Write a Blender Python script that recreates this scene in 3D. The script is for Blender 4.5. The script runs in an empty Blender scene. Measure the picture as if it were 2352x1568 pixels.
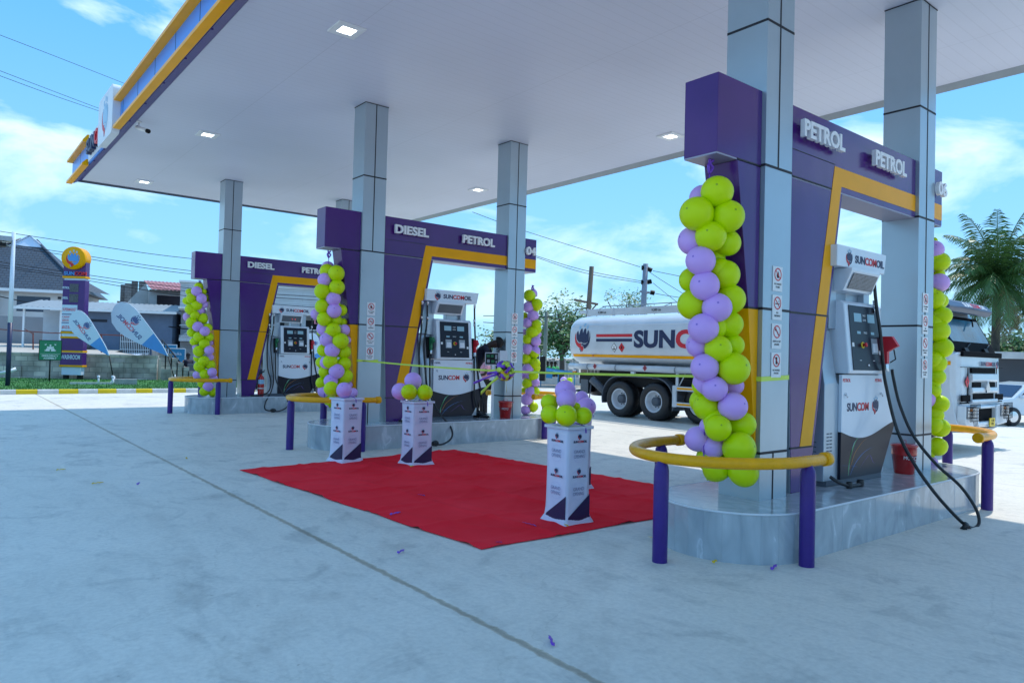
import bpy, bmesh, math, random
from mathutils import Vector, Matrix
R = math.radians
random.seed(7)
C = bpy.context.scene.collection
scn = bpy.context.scene

# ---------------- camera, sky, sun, exposure ----------------
CP = Vector((-5.4402, -3.3898, 1.5485)); YAW, PIT, ROL, FPX = 0.892175, 0.020727, 0.026032, 1649.94
FW = Vector((math.cos(YAW)*math.cos(PIT), math.sin(YAW)*math.cos(PIT), math.sin(PIT)))
RT0 = Vector((math.sin(YAW), -math.cos(YAW), 0)); UP0 = RT0.cross(FW)
RT = RT0*math.cos(ROL)+UP0*math.sin(ROL); UP = -RT0*math.sin(ROL)+UP0*math.cos(ROL)
cd = bpy.data.cameras.new('camera'); cam = bpy.data.objects.new('camera', cd); C.objects.link(cam)
cd.sensor_width = 36; cd.lens = 36*FPX/2352; cd.clip_end = 3000; cd.clip_start = 0.05
cam.matrix_world = Matrix(((RT.x, UP.x, -FW.x, CP.x), (RT.y, UP.y, -FW.y, CP.y), (RT.z, UP.z, -FW.z, CP.z), (0, 0, 0, 1)))
scn.camera = cam
SUN_EL, SUN_AZ = R(62), R(12)          # azimuth measured from +X towards +Y
SV = Vector((math.cos(SUN_EL)*math.cos(SUN_AZ), math.cos(SUN_EL)*math.sin(SUN_AZ), math.sin(SUN_EL)))
w = bpy.data.worlds.new('World'); scn.world = w; w.use_nodes = True
nt = w.node_tree; nt.nodes.clear(); N = nt.nodes.new; L = nt.links.new
out = N('ShaderNodeOutputWorld'); bg = N('ShaderNodeBackground'); L(bg.outputs[0], out.inputs[0]); bg.inputs[1].default_value = 0.15
sky = N('ShaderNodeTexSky'); sky.sky_type = 'NISHITA'; sky.sun_disc = False
sky.sun_elevation = SUN_EL; sky.sun_rotation = math.pi/2-SUN_AZ; sky.dust_density = 0.6; sky.ozone_density = 1.6; sky.air_density = 1.15
tint = N('ShaderNodeMix'); tint.data_type = 'RGBA'; tint.blend_type = 'MULTIPLY'; tint.inputs[0].default_value = 1
L(sky.outputs[0], tint.inputs[6]); tint.inputs[7].default_value = (0.50, 0.80, 1.22, 1)
tc = N('ShaderNodeTexCoord'); mp = N('ShaderNodeMapping'); mp.inputs['Scale'].default_value = (1.0, 1.0, 2.4); L(tc.outputs['Generated'], mp.inputs[0])
mp.inputs['Location'].default_value = (0.35, 0.1, 0.2)
n1 = N('ShaderNodeTexNoise'); n1.inputs['Scale'].default_value = 4.2; n1.inputs['Detail'].default_value = 9; n1.inputs['Roughness'].default_value = 0.56; n1.inputs['Distortion'].default_value = 0.35
L(mp.outputs[0], n1.inputs[0])
cr = N('ShaderNodeValToRGB'); cr.color_ramp.elements[0].position = 0.49; cr.color_ramp.elements[1].position = 0.66
L(n1.outputs[0], cr.inputs[0])
mx = N('ShaderNodeMix'); mx.data_type = 'RGBA'; L(cr.outputs[0], mx.inputs[0]); cm = N('ShaderNodeMix'); cm.data_type = 'RGBA'; cm.inputs[0].default_value = 0.78; L(tint.outputs[2], cm.inputs[6]); cm.inputs[7].default_value = (0.50, 2.15, 4.5, 1); L(cm.outputs[2], mx.inputs[6]); mx.inputs[7].default_value = (4.0, 5.1, 5.7, 1)
sz = N('ShaderNodeSeparateXYZ'); L(tc.outputs['Generated'], sz.inputs[0])
hm = N('ShaderNodeMapRange'); hm.inputs[1].default_value = 0.0; hm.inputs[2].default_value = 0.42; hm.inputs[3].default_value = 0.6; hm.inputs[4].default_value = 0.0; L(sz.outputs[2], hm.inputs[0])
hz_ = N('ShaderNodeMix'); hz_.data_type = 'RGBA'; L(hm.outputs[0], hz_.inputs[0]); L(mx.outputs[2], hz_.inputs[6]); hz_.inputs[7].default_value = (2.25, 3.95, 4.85, 1)
L(hz_.outputs[2], bg.inputs[0])
sd = bpy.data.lights.new('sun', 'SUN'); sd.energy = 2.0; sd.angle = R(0.8); sd.color = (1, 0.94, 0.84)
so = bpy.data.objects.new('sun', sd); C.objects.link(so); so.rotation_euler = SV.to_track_quat('Z', 'Y').to_euler()
vs = scn.view_settings; vs.view_transform = 'Standard'; vs.look = 'None'; vs.exposure = 0.75; vs.gamma = 1; vs.use_curve_mapping = False
scn.cycles.use_denoising = True; scn.cycles.max_bounces = 8

# pixel (2352 px wide view of the photo) -> world point at a forward distance or on a plane
def ray(x, y): return FW+RT*((x-1176)/FPX)-UP*((y-784)/FPX)
def at(x, y, d): return CP+ray(x, y)*d
def on(x, y, ax, v):
    r = ray(x, y); i = 'xyz'.index(ax); return CP+r*((v-CP[i])/r[i])

# ---------------- object helpers ----------------
def tag(o, label=None, cat=None, group=None, kind=None):
    if label: o['label'] = label
    if cat: o['category'] = cat
    if group: o['group'] = group
    if kind: o['kind'] = kind
    return o
def thing(name, label, cat, loc=(0, 0, 0), rz=0, group=None):
    o = bpy.data.objects.new(name, None); C.objects.link(o); o.location = loc; o.rotation_euler = (0, 0, rz)
    o.empty_display_size = 0.1
    return tag(o, label, cat, group)
def copy_tree(o, parent=None):
    c = o.copy(); C.objects.link(c); c.parent = parent
    for ch in list(o.children): copy_tree(ch, c)
    return c
class MB:
    def __init__(s): s.v = []; s.f = []; s.m = []; s.M = Matrix(); s.mi = 0; s.sm = []
    def add(s, vs, fs, mi=None, smooth=False):
        b = len(s.v); s.v += [s.M@Vector(v) for v in vs]
        for f in fs: s.f.append([b+i for i in f]); s.m.append(s.mi if mi is None else mi); s.sm.append(smooth)
        return s
    def box(s, x0, x1, y0, y1, z0, z1, mi=None):
        v = [(x0,y0,z0),(x1,y0,z0),(x1,y1,z0),(x0,y1,z0),(x0,y0,z1),(x1,y0,z1),(x1,y1,z1),(x0,y1,z1)]
        return s.add(v, [(0,3,2,1),(4,5,6,7),(0,1,5,4),(1,2,6,5),(2,3,7,6),(3,0,4,7)], mi)
    def prism(s, poly, a0, a1, ax='y', mi=None, smooth=False, caps=True):
        """poly of 2-D points; ax = extrusion axis (y: (x,z), x: (y,z), z: (x,y))"""
        n = len(poly)
        def P(p, a): return {'y': (p[0], a, p[1]), 'x': (a, p[0], p[1]), 'z': (p[0], p[1], a)}[ax]
        v = [P(p, a0) for p in poly]+[P(p, a1) for p in poly]
        s.add(v, [(i, (i+1)%n, n+(i+1)%n, n+i) for i in range(n)], mi, smooth)
        if caps: s.add([P(p, a0) for p in poly], [tuple(range(n))][::1], mi); s.add([P(p, a1) for p in poly], [tuple(range(n))[::-1]], mi)
        return s
    def tube(s, pts, r, n=8, mi=None, closed=False, cap=True, smooth=True):
        pts = [Vector(p) for p in pts]; k = len(pts); rs = r if isinstance(r, (list, tuple)) else [r]*k
        t0 = (pts[1]-pts[0]).normalized(); ref = Vector((0,0,1)) if abs(t0.z) < .9 else Vector((1,0,0))
        a = t0.cross(ref).normalized(); vs = []
        for i, p in enumerate(pts):
            t = (pts[(i+1)%k if closed else min(i+1, k-1)]-pts[(i-1)%k if closed else max(i-1, 0)]).normalized()
            a = (a-t*a.dot(t)).normalized(); b = t.cross(a)
            for j in range(n):
                q = 2*math.pi*j/n; vs.append(p+(a*math.cos(q)+b*math.sin(q))*rs[i])
        fs = [(i*n+j, i*n+(j+1)%n, ((i+1)%k)*n+(j+1)%n, ((i+1)%k)*n+j) for i in range(k if closed else k-1) for j in range(n)]
        s.add(vs, fs, mi, smooth)
        if cap and not closed: s.add(vs[:n], [tuple(range(n))[::-1]], mi); s.add(vs[-n:], [tuple(range(n))], mi)
        return s
    def lathe(s, prof, n=24, mi=None, c=(0,0,0), ax='z', smooth=True):
        vs = []
        for r, h in prof:
            for j in range(n):
                q = 2*math.pi*j/n; x, y = r*math.cos(q), r*math.sin(q)
                p = {'z': (x, y, h), 'x': (h, x, y), 'y': (x, h, y)}[ax]; vs.append((p[0]+c[0], p[1]+c[1], p[2]+c[2]))
        fs = [(i*n+j, i*n+(j+1)%n, (i+1)*n+(j+1)%n, (i+1)*n+j) for i in range(len(prof)-1) for j in range(n)]
        return s.add(vs, fs, mi, smooth)
    def ball(s, c, r, n=16, m=10, mi=None):
        rr = (r, r, r) if not isinstance(r, (tuple, list)) else r
        vs = []; 
        for i in range(m+1):
            t = math.pi*i/m
            for j in range(n):
                q = 2*math.pi*j/n; vs.append((c[0]+rr[0]*math.sin(t)*math.cos(q), c[1]+rr[1]*math.sin(t)*math.sin(q), c[2]+rr[2]*math.cos(t)))
        return s.add(vs, [(i*n+j, (i+1)*n+j, (i+1)*n+(j+1)%n, i*n+(j+1)%n) for i in range(m) for j in range(n)], mi, True)
    def text(s, string, h, x=0, y=0, z=0, depth=0.002, mi=None, bold=0.02, align='l', sx=1.0, spacing=1.0):
        """text in the local x-y plane, cap height h; returns its width"""
        vs, fs, wd = text_geo(string, bold, spacing); k = h/0.727
        ox = x-(wd*k*sx/2 if align == 'c' else wd*k*sx if align == 'r' else 0)
        s.add([(ox+v[0]*k*sx, y+v[1]*k, z+(v[2]+1)*0.5*depth) for v in vs], fs, mi); return wd*k*sx
    def build(s, name, mats, parent=None, bevel=0, loc=None, seg=2):
        me = bpy.data.meshes.new(name); me.from_pydata([tuple(v) for v in s.v], [], s.f)
        if not isinstance(mats, (list, tuple)): mats = [mats]
        for m in mats: me.materials.append(m)
        for p, mi, sm in zip(me.polygons, s.m, s.sm): p.material_index = min(mi, len(mats)-1); p.use_smooth = sm
        bm = bmesh.new(); bm.from_mesh(me); bmesh.ops.remove_doubles(bm, verts=bm.verts, dist=1e-5)
        bmesh.ops.recalc_face_normals(bm, faces=bm.faces); bm.to_mesh(me); bm.free()
        o = bpy.data.objects.new(name, me); C.objects.link(o)
        if parent is not None: o.parent = parent
        if loc: o.location = loc
        if bevel:
            b = o.modifiers.new('bevel', 'BEVEL'); b.width = bevel; b.segments = seg; b.limit_method = 'ANGLE'; b.angle_limit = R(35)
        return o
_tg = {}
def text_geo(string, bold, spacing=1.0):
    key = (string, bold, spacing)
    if key not in _tg:
        cu = bpy.data.curves.new('t', 'FONT'); cu.body = string; cu.size = 1; cu.extrude = 1.0; cu.offset = bold; cu.resolution_u = 4; cu.space_character = spacing
        ob = bpy.data.objects.new('t', cu); C.objects.link(ob)
        me = bpy.data.meshes.new_from_object(ob.evaluated_get(bpy.context.evaluated_depsgraph_get()))
        vs = [tuple(v.co) for v in me.vertices]; fs = [tuple(p.vertices) for p in me.polygons]
        x0 = min(v[0] for v in vs); x1 = max(v[0] for v in vs)
        _tg[key] = ([(v[0]-x0, v[1], v[2]) for v in vs], fs, x1-x0)
        bpy.data.objects.remove(ob); bpy.data.curves.remove(cu); bpy.data.meshes.remove(me)
    return _tg[key]
def frame(o, u, v):
    u = Vector(u).normalized(); v = Vector(v); v = (v-u*v.dot(u)).normalized(); n = u.cross(v); o = Vector(o)
    return Matrix(((u.x, v.x, n.x, o.x), (u.y, v.y, n.y, o.y), (u.z, v.z, n.z, o.z), (0, 0, 0, 1)))
def FY(x, y, z): return frame((x, y, z), (1,0,0), (0,0,1))      # face looking to -Y
def FX(x, y, z): return frame((x, y, z), (0,-1,0), (0,0,1))     # face looking to -X
def smooth_path(pts, k=6):
    pts = [Vector(p) for p in pts]; o = []
    for i in range(len(pts)-1):
        a, b, c, d = pts[max(i-1,0)], pts[i], pts[i+1], pts[min(i+2, len(pts)-1)]
        for j in range(k):
            t = j/k; o.append(0.5*((2*b)+(c-a)*t+(2*a-5*b+4*c-d)*t*t+(3*b-a-3*c+d)*t**3))
    return o+[pts[-1]]

# ---------------- materials ----------------
M = {}
def mat(name, col, rough=0.5, metal=0.0, var=0.0, vs=3.0, bump=0.0, bs=40.0, emit=None, es=1.0, coat=0.0, trans=0.0, stretch=None, spec=0.5, alpha=1.0, sss=0):
    m = bpy.data.materials.new(name); m.use_nodes = True; t = m.node_tree; b = t.nodes['Principled BSDF']
    b.inputs['Base Color'].default_value = (*col, 1); b.inputs['Roughness'].default_value = rough; b.inputs['Metallic'].default_value = metal
    b.inputs['Coat Weight'].default_value = coat; b.inputs['Transmission Weight'].default_value = trans; b.inputs['Specular IOR Level'].default_value = spec
    b.inputs['Coat Roughness'].default_value = 0.08; b.inputs['Alpha'].default_value = alpha
    if emit: b.inputs['Emission Color'].default_value = (*emit, 1); b.inputs['Emission Strength'].default_value = es
    if var or bump:
        g = t.nodes.new('ShaderNodeNewGeometry'); mpp = t.nodes.new('ShaderNodeMapping'); t.links.new(g.outputs['Position'], mpp.inputs[0])
        if stretch: mpp.inputs['Scale'].default_value = stretch
    if var:
        n = t.nodes.new('ShaderNodeTexNoise'); n.inputs['Scale'].default_value = vs; n.inputs['Detail'].default_value = 6; n.inputs['Roughness'].default_value = .6
        t.links.new(mpp.outputs[0], n.inputs[0])
        r = t.nodes.new('ShaderNodeValToRGB'); r.color_ramp.elements[0].position = .3; r.color_ramp.elements[1].position = .7
        r.color_ramp.elements[0].color = (*[c*(1-var) for c in col], 1); r.color_ramp.elements[1].color = (*[min(1, c*(1+var*.6)) for c in col], 1)
        t.links.new(n.outputs[0], r.inputs[0]); t.links.new(r.outputs[0], b.inputs['Base Color'])
    if bump:
        n = t.nodes.new('ShaderNodeTexNoise'); n.inputs['Scale'].default_value = bs; n.inputs['Detail'].default_value = 4
        t.links.new(mpp.outputs[0], n.inputs[0]); bp = t.nodes.new('ShaderNodeBump'); bp.inputs['Strength'].default_value = bump; bp.inputs['Distance'].default_value = .02
        t.links.new(n.outputs[0], bp.inputs['Height']); t.links.new(bp.outputs[0], b.inputs['Normal'])
    M[name] = m; return m
mat('silver', (.40,.48,.54), .32, .55, .06, 1.2, .25, 1.6)
mat('joint', (.012,.012,.02), .6)
mat('purple', (.068,.013,.165), .2, .0, .14, 1.5, .3, 1.8, coat=.15, spec=.4)
mat('purple_paint', (.040,.012,.19), .33, 0, .15, 5, .15, 60, coat=.1, spec=.35)
mat('yellow', (.92,.40,.0), .3, 0, .08, 2, spec=.15)
mat('yellow_paint', (.90,.40,.0), .3, 0, .12, 8, .2, 50, coat=.08, spec=.3)
mat('white', (.78,.80,.82), .4, 0, .03, 4)
mat('white_letter', (.80,.81,.84), .45)
mat('offwhite', (.70,.74,.80), .45, 0, .06, 3)
mat('black', (.008,.008,.010), .5, spec=.25); mat('matt_black', (.004,.004,.006), .8, spec=.1)
mat('rubber', (.014,.014,.017), .42, 0, .2, 10, .2, 30)
mat('navy', (.012,.022,.085), .45)
mat('red', (.62,.015,.03), .45)
mat('redgloss', (.45,.006,.006), .25, 0, .15, 6, coat=.5)
mat('lightblue', (.30,.52,.70), .4)
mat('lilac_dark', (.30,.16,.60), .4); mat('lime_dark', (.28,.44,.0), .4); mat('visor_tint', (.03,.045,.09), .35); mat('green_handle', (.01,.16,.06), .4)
mat('chrome', (.7,.72,.75), .2, 1)
mat('grey', (.30,.34,.38), .45, .2, .08, 4)
mat('greydark', (.10,.12,.15), .5, .2, .1, 4)
mat('pumpgrey', (.42,.49,.56), .33, .45, .05, 3)
mat('pumpwhite', (.70,.76,.84), .3, 0, .03, 3, coat=.3)
mat('display', (.007,.009,.022), .3, 0, spec=.25)
mat('lcd', (.16,.30,.40), .3, emit=(.25,.5,.62), es=.08)
mat('lampglow', (1,1,1), .5, emit=(.95,.98,1), es=3.2)
mat('green_balloon', (.60,.78,.0), .40, 0, spec=.25, coat=.05)
mat('lilac_balloon', (.66,.38,.83), .36, 0, spec=.3, coat=.05)
mat('fabric', (.68,.70,.86), .8, 0, .05, 6, .25, 9)
mat('fabric_navy', (.022,.014,.075), .55, 0, .1, 6, .3, 9)
mat('faint', (.22,.24,.40), .8)
mat('fainter', (.61,.63,.82), .8)
mat('ribbon_green', (.60,.78,.08), .35)
mat('ribbon_purple', (.20,.06,.55), .35)
mat('skin', (.045,.022,.015), .5, 0, .1, 8)
mat('cloth_dark', (.012,.014,.035), .8, 0, .2, 8)
mat('cloth_pink', (.75,.38,.48), .8, 0, .1, 8)
mat('cloth_black', (.008,.008,.010), .8)
mat('cloth_green', (.10,.75,.18), .7, 0, .1, 8)
mat('hair', (.006,.005,.005), .8)
mat('truckwhite', (.60,.66,.72), .25, 0, .14, 1.0, coat=.5)
mat('glass', (.03,.17,.27), .12, 0, .6, 1.3, spec=.3)
mat('orange', (.75,.22,.02), .4)
mat('plate', (.80,.55,.01), .4)
mat('concrete_old', (.36,.37,.37), .9, 0, .3, 3, .4, 20)
mat('wood', (.16,.12,.09), .9, 0, .35, 6, .5, 30, stretch=(1,1,.15))
mat('wood_green', (.17,.20,.17), .9, 0, .3, 5, .4, 30, stretch=(1,1,.15))
mat('pole_concrete', (.24,.26,.32), .85, 0, .15, 5)
mat('wall_cream', (.66,.66,.66), .85, 0, .06, 1)
mat('wall_plaster', (.46,.46,.45), .9, 0, .2, 1.2, .2, 15)
mat('wall_blue', (.13,.18,.27), .8, 0, .15, 1.5)
mat('wall_grey', (.26,.28,.31), .85, 0, .12, 1); mat('wall_dark', (.10,.11,.13), .85, 0, .12, 1)
mat('darkroom', (.03,.035,.05), .9)
mat('soffit', (.34,.31,.40), .3, .3); mat('window', (.02,.035,.08), .15, coat=.3)
mat('bluecloth', (.02,.22,.42), .7, 0, .15, 4)
mat('dirt', (.42,.37,.31), .95, 0, .2, .7, .3, 6)
mat('leaf', (.085,.20,.05), .5, 0, .5, 1.4)
mat('leaf_palm', (.07,.155,.035), .42, 0, .4, 1.2)
mat('leaf_dry', (.20,.16,.08), .8)
mat('bark', (.10,.085,.07), .95, 0, .3, 5, .5, 20)
mat('redroof', (.40,.16,.17), .6, 0, .15, 2)
mat('greyroof', (.30,.34,.36), .5, .2, .12, 1.5)
mat('redpaint', (.42,.07,.09), .8, 0, .25, 3)
mat('rust', (.16,.04,.03), .7, 0, .2, 5)
mat('signgreen', (.01,.22,.10), .5)
mat('flagwhite', (.62,.72,.86), .75, 0, .03, 3)
mat('flagblue', (.10,.32,.72), .75, 0, .05, 3)
mat('faded', (.10,.14,.32), .75)
mat('fadedred', (.70,.15,.20), .75)
mat('carwhite', (.62,.70,.76), .25, coat=.6)
mat('kerbwhite', (.62,.63,.62), .8, 0, .15, 4, .3, 20)
mat('kerbyellow', (.70,.52,.004), .7, 0, .12, 4, .3, 20)
mat('screen', (.10,.10,.12), .4, 0, .8, 25)
mat('fasciablue', (.04,.26,.80), .3, .0, spec=.3)
mat('pink', (.70,.25,.35), .7)
def nodes(m): 
    t = m.node_tree; return t, t.nodes, t.links, t.nodes['Principled BSDF']

def M_concrete():
    m = mat('concrete', (.5,.5,.5), .6); t, n, l, b = nodes(m)
    g = n.new('ShaderNodeNewGeometry'); sep = n.new('ShaderNodeSeparateXYZ'); l.new(g.outputs['Position'], sep.inputs[0])
    def noise(sc, det, st=(1,1,1), dist=0):
        mp_ = n.new('ShaderNodeMapping'); mp_.inputs['Scale'].default_value = st; l.new(g.outputs['Position'], mp_.inputs[0])
        x = n.new('ShaderNodeTexNoise'); x.inputs['Scale'].default_value = sc; x.inputs['Detail'].default_value = det; x.inputs['Roughness'].default_value = .62; x.inputs['Distortion'].default_value = dist
        l.new(mp_.outputs[0], x.inputs[0]); return x.outputs[0]
    def ramp(src, a, b_, ca, cb):
        r = n.new('ShaderNodeValToRGB'); r.color_ramp.elements[0].position = a; r.color_ramp.elements[1].position = b_
        r.color_ramp.elements[0].color = (*ca, 1); r.color_ramp.elements[1].color = (*cb, 1); l.new(src, r.inputs[0]); return r.outputs[0]
    def mul(a, b_, f=1.0):
        x = n.new('ShaderNodeMix'); x.data_type = 'RGBA'; x.blend_type = 'MULTIPLY'; x.inputs[0].default_value = f; l.new(a, x.inputs[6]); l.new(b_, x.inputs[7]); return x.outputs[2]
    c = ramp(noise(.55, 8, (1,1,1), .6), .3, .72, (.69,.665,.59), (.79,.755,.67))
    c = mul(c, ramp(noise(5.5, 9, (1,.45,1), 1.2), .28, .52, (.84,.85,.86), (1,1,1)))
    c = mul(c, ramp(noise(1.3, 11, (1,1,1), 1.4), .34, .45, (.80,.81,.82), (1,1,1)))
    c = mul(c, ramp(noise(11, 3), .22, .30, (.62,.60,.58), (1,1,1)))
    c = mul(c, ramp(noise(26, 6), .30, .62, (.86,.86,.86), (1,1,1)))
    # worn tyre arcs, oil scuffs by the kerb, hairline cracks
    def arc(cx, cy, rad, wd, lo):
        v = n.new('ShaderNodeVectorMath'); v.operation = 'DISTANCE'; l.new(g.outputs['Position'], v.inputs[0]); v.inputs[1].default_value = (cx, cy, 0)
        a = n.new('ShaderNodeMath'); a.operation = 'SUBTRACT'; l.new(v.outputs['Value'], a.inputs[0]); a.inputs[1].default_value = rad
        ab = n.new('ShaderNodeMath'); ab.operation = 'ABSOLUTE'; l.new(a.outputs[0], ab.inputs[0])
        d = n.new('ShaderNodeMapRange'); d.inputs[1].default_value = wd*.4; d.inputs[2].default_value = wd; d.inputs[3].default_value = 1; d.inputs[4].default_value = 0; l.new(ab.outputs[0], d.inputs[0])
        nz = n.new('ShaderNodeMapRange'); nz.inputs[1].default_value = .42; nz.inputs[2].default_value = .62; l.new(noise(2.6, 8), nz.inputs[0])
        m_ = n.new('ShaderNodeMath'); m_.operation = 'MULTIPLY'; l.new(d.outputs[0], m_.inputs[0]); l.new(nz.outputs[0], m_.inputs[1])
        r = n.new('ShaderNodeMapRange'); r.inputs[3].default_value = 1; r.inputs[4].default_value = lo; l.new(m_.outputs[0], r.inputs[0])
        k = n.new('ShaderNodeCombineColor'); [l.new(r.outputs[0], k.inputs[i]) for i in range(3)]; return k.outputs[0]
    for a_ in ((6, -9, 12.0, .16, .84), (6, -9, 13.7, .16, .86), (-14, 4, 10.2, .14, .85), (-14, 4, 11.8, .14, .88), (-3, 62, 40.9, .10, .45)): c = mul(c, arc(*a_))
    vo = n.new('ShaderNodeTexVoronoi'); vo.feature = 'DISTANCE_TO_EDGE'; vo.inputs['Scale'].default_value = .33; wv = n.new('ShaderNodeVectorMath'); wv.operation = 'MULTIPLY_ADD'; nzc = n.new('ShaderNodeTexNoise'); nzc.inputs['Scale'].default_value = 1.8; nzc.inputs['Detail'].default_value = 8; l.new(g.outputs['Position'], nzc.inputs[0])
    l.new(nzc.outputs['Color'], wv.inputs[0]); wv.inputs[1].default_value = (1.1,1.1,0); l.new(g.outputs['Position'], wv.inputs[2]); l.new(wv.outputs[0], vo.inputs['Vector'])
    c = mul(c, ramp(vo.outputs['Distance'], .0006, .0022, (.90,.90,.89), (1,1,1)))
    # expansion joints: one long groove along Y, saw cuts along X
    def line(axis, pos, wd, wob=.02):
        a = n.new('ShaderNodeMath'); a.operation = 'SUBTRACT'; l.new(sep.outputs[axis], a.inputs[0]); a.inputs[1].default_value = pos
        nz = noise(9, 4); w_ = n.new('ShaderNodeMath'); w_.operation = 'MULTIPLY_ADD'; l.new(nz, w_.inputs[0]); w_.inputs[1].default_value = wob; l.new(a.outputs[0], w_.inputs[2])
        ab = n.new('ShaderNodeMath'); ab.operation = 'ABSOLUTE'; l.new(w_.outputs[0], ab.inputs[0])
        d = n.new('ShaderNodeMapRange'); d.inputs[1].default_value = wd*.35; d.inputs[2].default_value = wd; d.inputs[3].default_value = .42; d.inputs[4].default_value = 1; l.new(ab.outputs[0], d.inputs[0]); return d.outputs[0]
    js = [line(0, -2.87, .030, .07), line(1, 17.2, .02, .01), line(1, 20.3, .012, .01), line(0, 5.9, .012, .01), line(1, 11.0, .008, .01)]
    cur = js[0]
    for j in js[1:]:
        x = n.new('ShaderNodeMath'); x.operation = 'MINIMUM'; l.new(cur, x.inputs[0]); l.new(j, x.inputs[1]); cur = x.outputs[0]
    rj = n.new('ShaderNodeValToRGB'); rj.color_ramp.elements[0].position = .42; rj.color_ramp.elements[1].position = 1; rj.color_ramp.elements[0].color = (.58,.53,.47,1); rj.color_ramp.elements[1].color = (1,1,1,1); q_ = rj.color_ramp.elements.new(.8); q_.color = (.80,.75,.66,1); l.new(cur, rj.inputs[0])
    c = mul(c, rj.outputs[0]); l.new(c, b.inputs['Base Color'])
    rr = n.new('ShaderNodeMapRange'); rr.inputs[3].default_value = .38; rr.inputs[4].default_value = .75; l.new(noise(1.6, 6), rr.inputs[0]); l.new(rr.outputs[0], b.inputs['Roughness'])
    ad = n.new('ShaderNodeMath'); ad.operation = 'ADD'; l.new(cur, ad.inputs[0]); l.new(noise(18, 8), ad.inputs[1])
    bp = n.new('ShaderNodeBump'); bp.inputs['Strength'].default_value = .35; bp.inputs['Distance'].default_value = .012; l.new(ad.outputs[0], bp.inputs['Height']); l.new(bp.outputs[0], b.inputs['Normal'])
M_concrete()
def M_marble():
    m = mat('marble', (.4,.45,.5), .16, coat=.25); t, n, l, b = nodes(m)
    g = n.new('ShaderNodeNewGeometry'); mp_ = n.new('ShaderNodeMapping'); mp_.inputs['Rotation'].default_value = (.5,.3,.7); mp_.inputs['Scale'].default_value = (1,1,.5); l.new(g.outputs['Position'], mp_.inputs[0])
    x = n.new('ShaderNodeTexNoise'); x.inputs['Scale'].default_value = 3.2; x.inputs['Detail'].default_value = 9; x.inputs['Distortion'].default_value = 2.2; l.new(mp_.outputs[0], x.inputs[0])
    r = n.new('ShaderNodeValToRGB'); e = r.color_ramp.elements; e[0].position = .3; e[0].color = (.32,.37,.41,1); e[1].position = .62; e[1].color = (.45,.50,.54,1)
    q = e.new(.66); q.color = (.60,.64,.68,1); q = e.new(.71); q.color = (.44,.49,.53,1); l.new(x.outputs[0], r.inputs[0])
    l.new(r.outputs[0], b.inputs['Base Color'])
M_marble()
def M_ceiling():
    m = mat('ceiling', (.62,.62,.68), .45); t, n, l, b = nodes(m)
    g = n.new('ShaderNodeNewGeometry'); s = n.new('ShaderNodeSeparateXYZ'); l.new(g.outputs['Position'], s.inputs[0])
    def saw(ax, per, w_, lo):
        a = n.new('ShaderNodeMath'); a.operation = 'MODULO'; ad = n.new('ShaderNodeMath'); ad.operation = 'ADD'; ad.inputs[1].default_value = 100.37; l.new(s.outputs[ax], ad.inputs[0]); l.new(ad.outputs[0], a.inputs[0]); a.inputs[1].default_value = per
        d = n.new('ShaderNodeMapRange'); d.inputs[1].default_value = w_*.3; d.inputs[2].default_value = w_; d.inputs[3].default_value = lo; d.inputs[4].default_value = 1; l.new(a.outputs[0], d.inputs[0]); return d.outputs[0]
    a = saw(1, .15, .020, .93); c = saw(0, 3.0, .014, .84)
    x = n.new('ShaderNodeMath'); x.operation = 'MULTIPLY'; l.new(a, x.inputs[0]); l.new(c, x.inputs[1])
    nz = n.new('ShaderNodeTexNoise'); nz.inputs['Scale'].default_value = .5; nz.inputs['Detail'].default_value = 5
    l.new(g.outputs['Position'], nz.inputs[0]); mr = n.new('ShaderNodeMapRange'); mr.inputs[3].default_value = .86; mr.inputs[4].default_value = 1.08; l.new(nz.outputs[0], mr.inputs[0])
    y = n.new('ShaderNodeMath'); y.operation = 'MULTIPLY'; l.new(x.outputs[0], y.inputs[0]); l.new(mr.outputs[0], y.inputs[1])
    vm = n.new('ShaderNodeVectorMath'); vm.operation = 'SCALE'; vm.inputs[0].default_value = (.66,.68,.80); l.new(y.outputs[0], vm.inputs['Scale']); l.new(vm.outputs[0], b.inputs['Base Color'])
    bp = n.new('ShaderNodeBump'); bp.inputs['Strength'].default_value = .15; bp.inputs['Distance'].default_value = .006; l.new(x.outputs[0], bp.inputs['Height']); l.new(bp.outputs[0], b.inputs['Normal'])
M_ceiling()
def M_carpet():
    m = mat('carpet', (.55,.012,.02), .95, spec=.15); t, n, l, b = nodes(m)
    g = n.new('ShaderNodeNewGeometry'); 
    x = n.new('ShaderNodeTexNoise'); x.inputs['Scale'].default_value = 1.4; x.inputs['Detail'].default_value = 8; l.new(g.outputs['Position'], x.inputs[0])
    r = n.new('ShaderNodeValToRGB'); r.color_ramp.elements[0].position = .35; r.color_ramp.elements[1].position = .7; r.color_ramp.elements[0].color = (.90,.012,.026,1); r.color_ramp.elements[1].color = (1.0,.03,.05,1); l.new(x.outputs[0], r.inputs[0])
    l.new(r.outputs[0], b.inputs['Base Color'])
    y = n.new('ShaderNodeTexNoise'); y.inputs['Scale'].default_value = 160; y.inputs['Detail'].default_value = 3; l.new(g.outputs['Position'], y.inputs[0])
    bp = n.new('ShaderNodeBump'); bp.inputs['Strength'].default_value = .5; bp.inputs['Distance'].default_value = .006; l.new(y.outputs[0], bp.inputs['Height']); l.new(bp.outputs[0], b.inputs['Normal'])
M_carpet()
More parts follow.
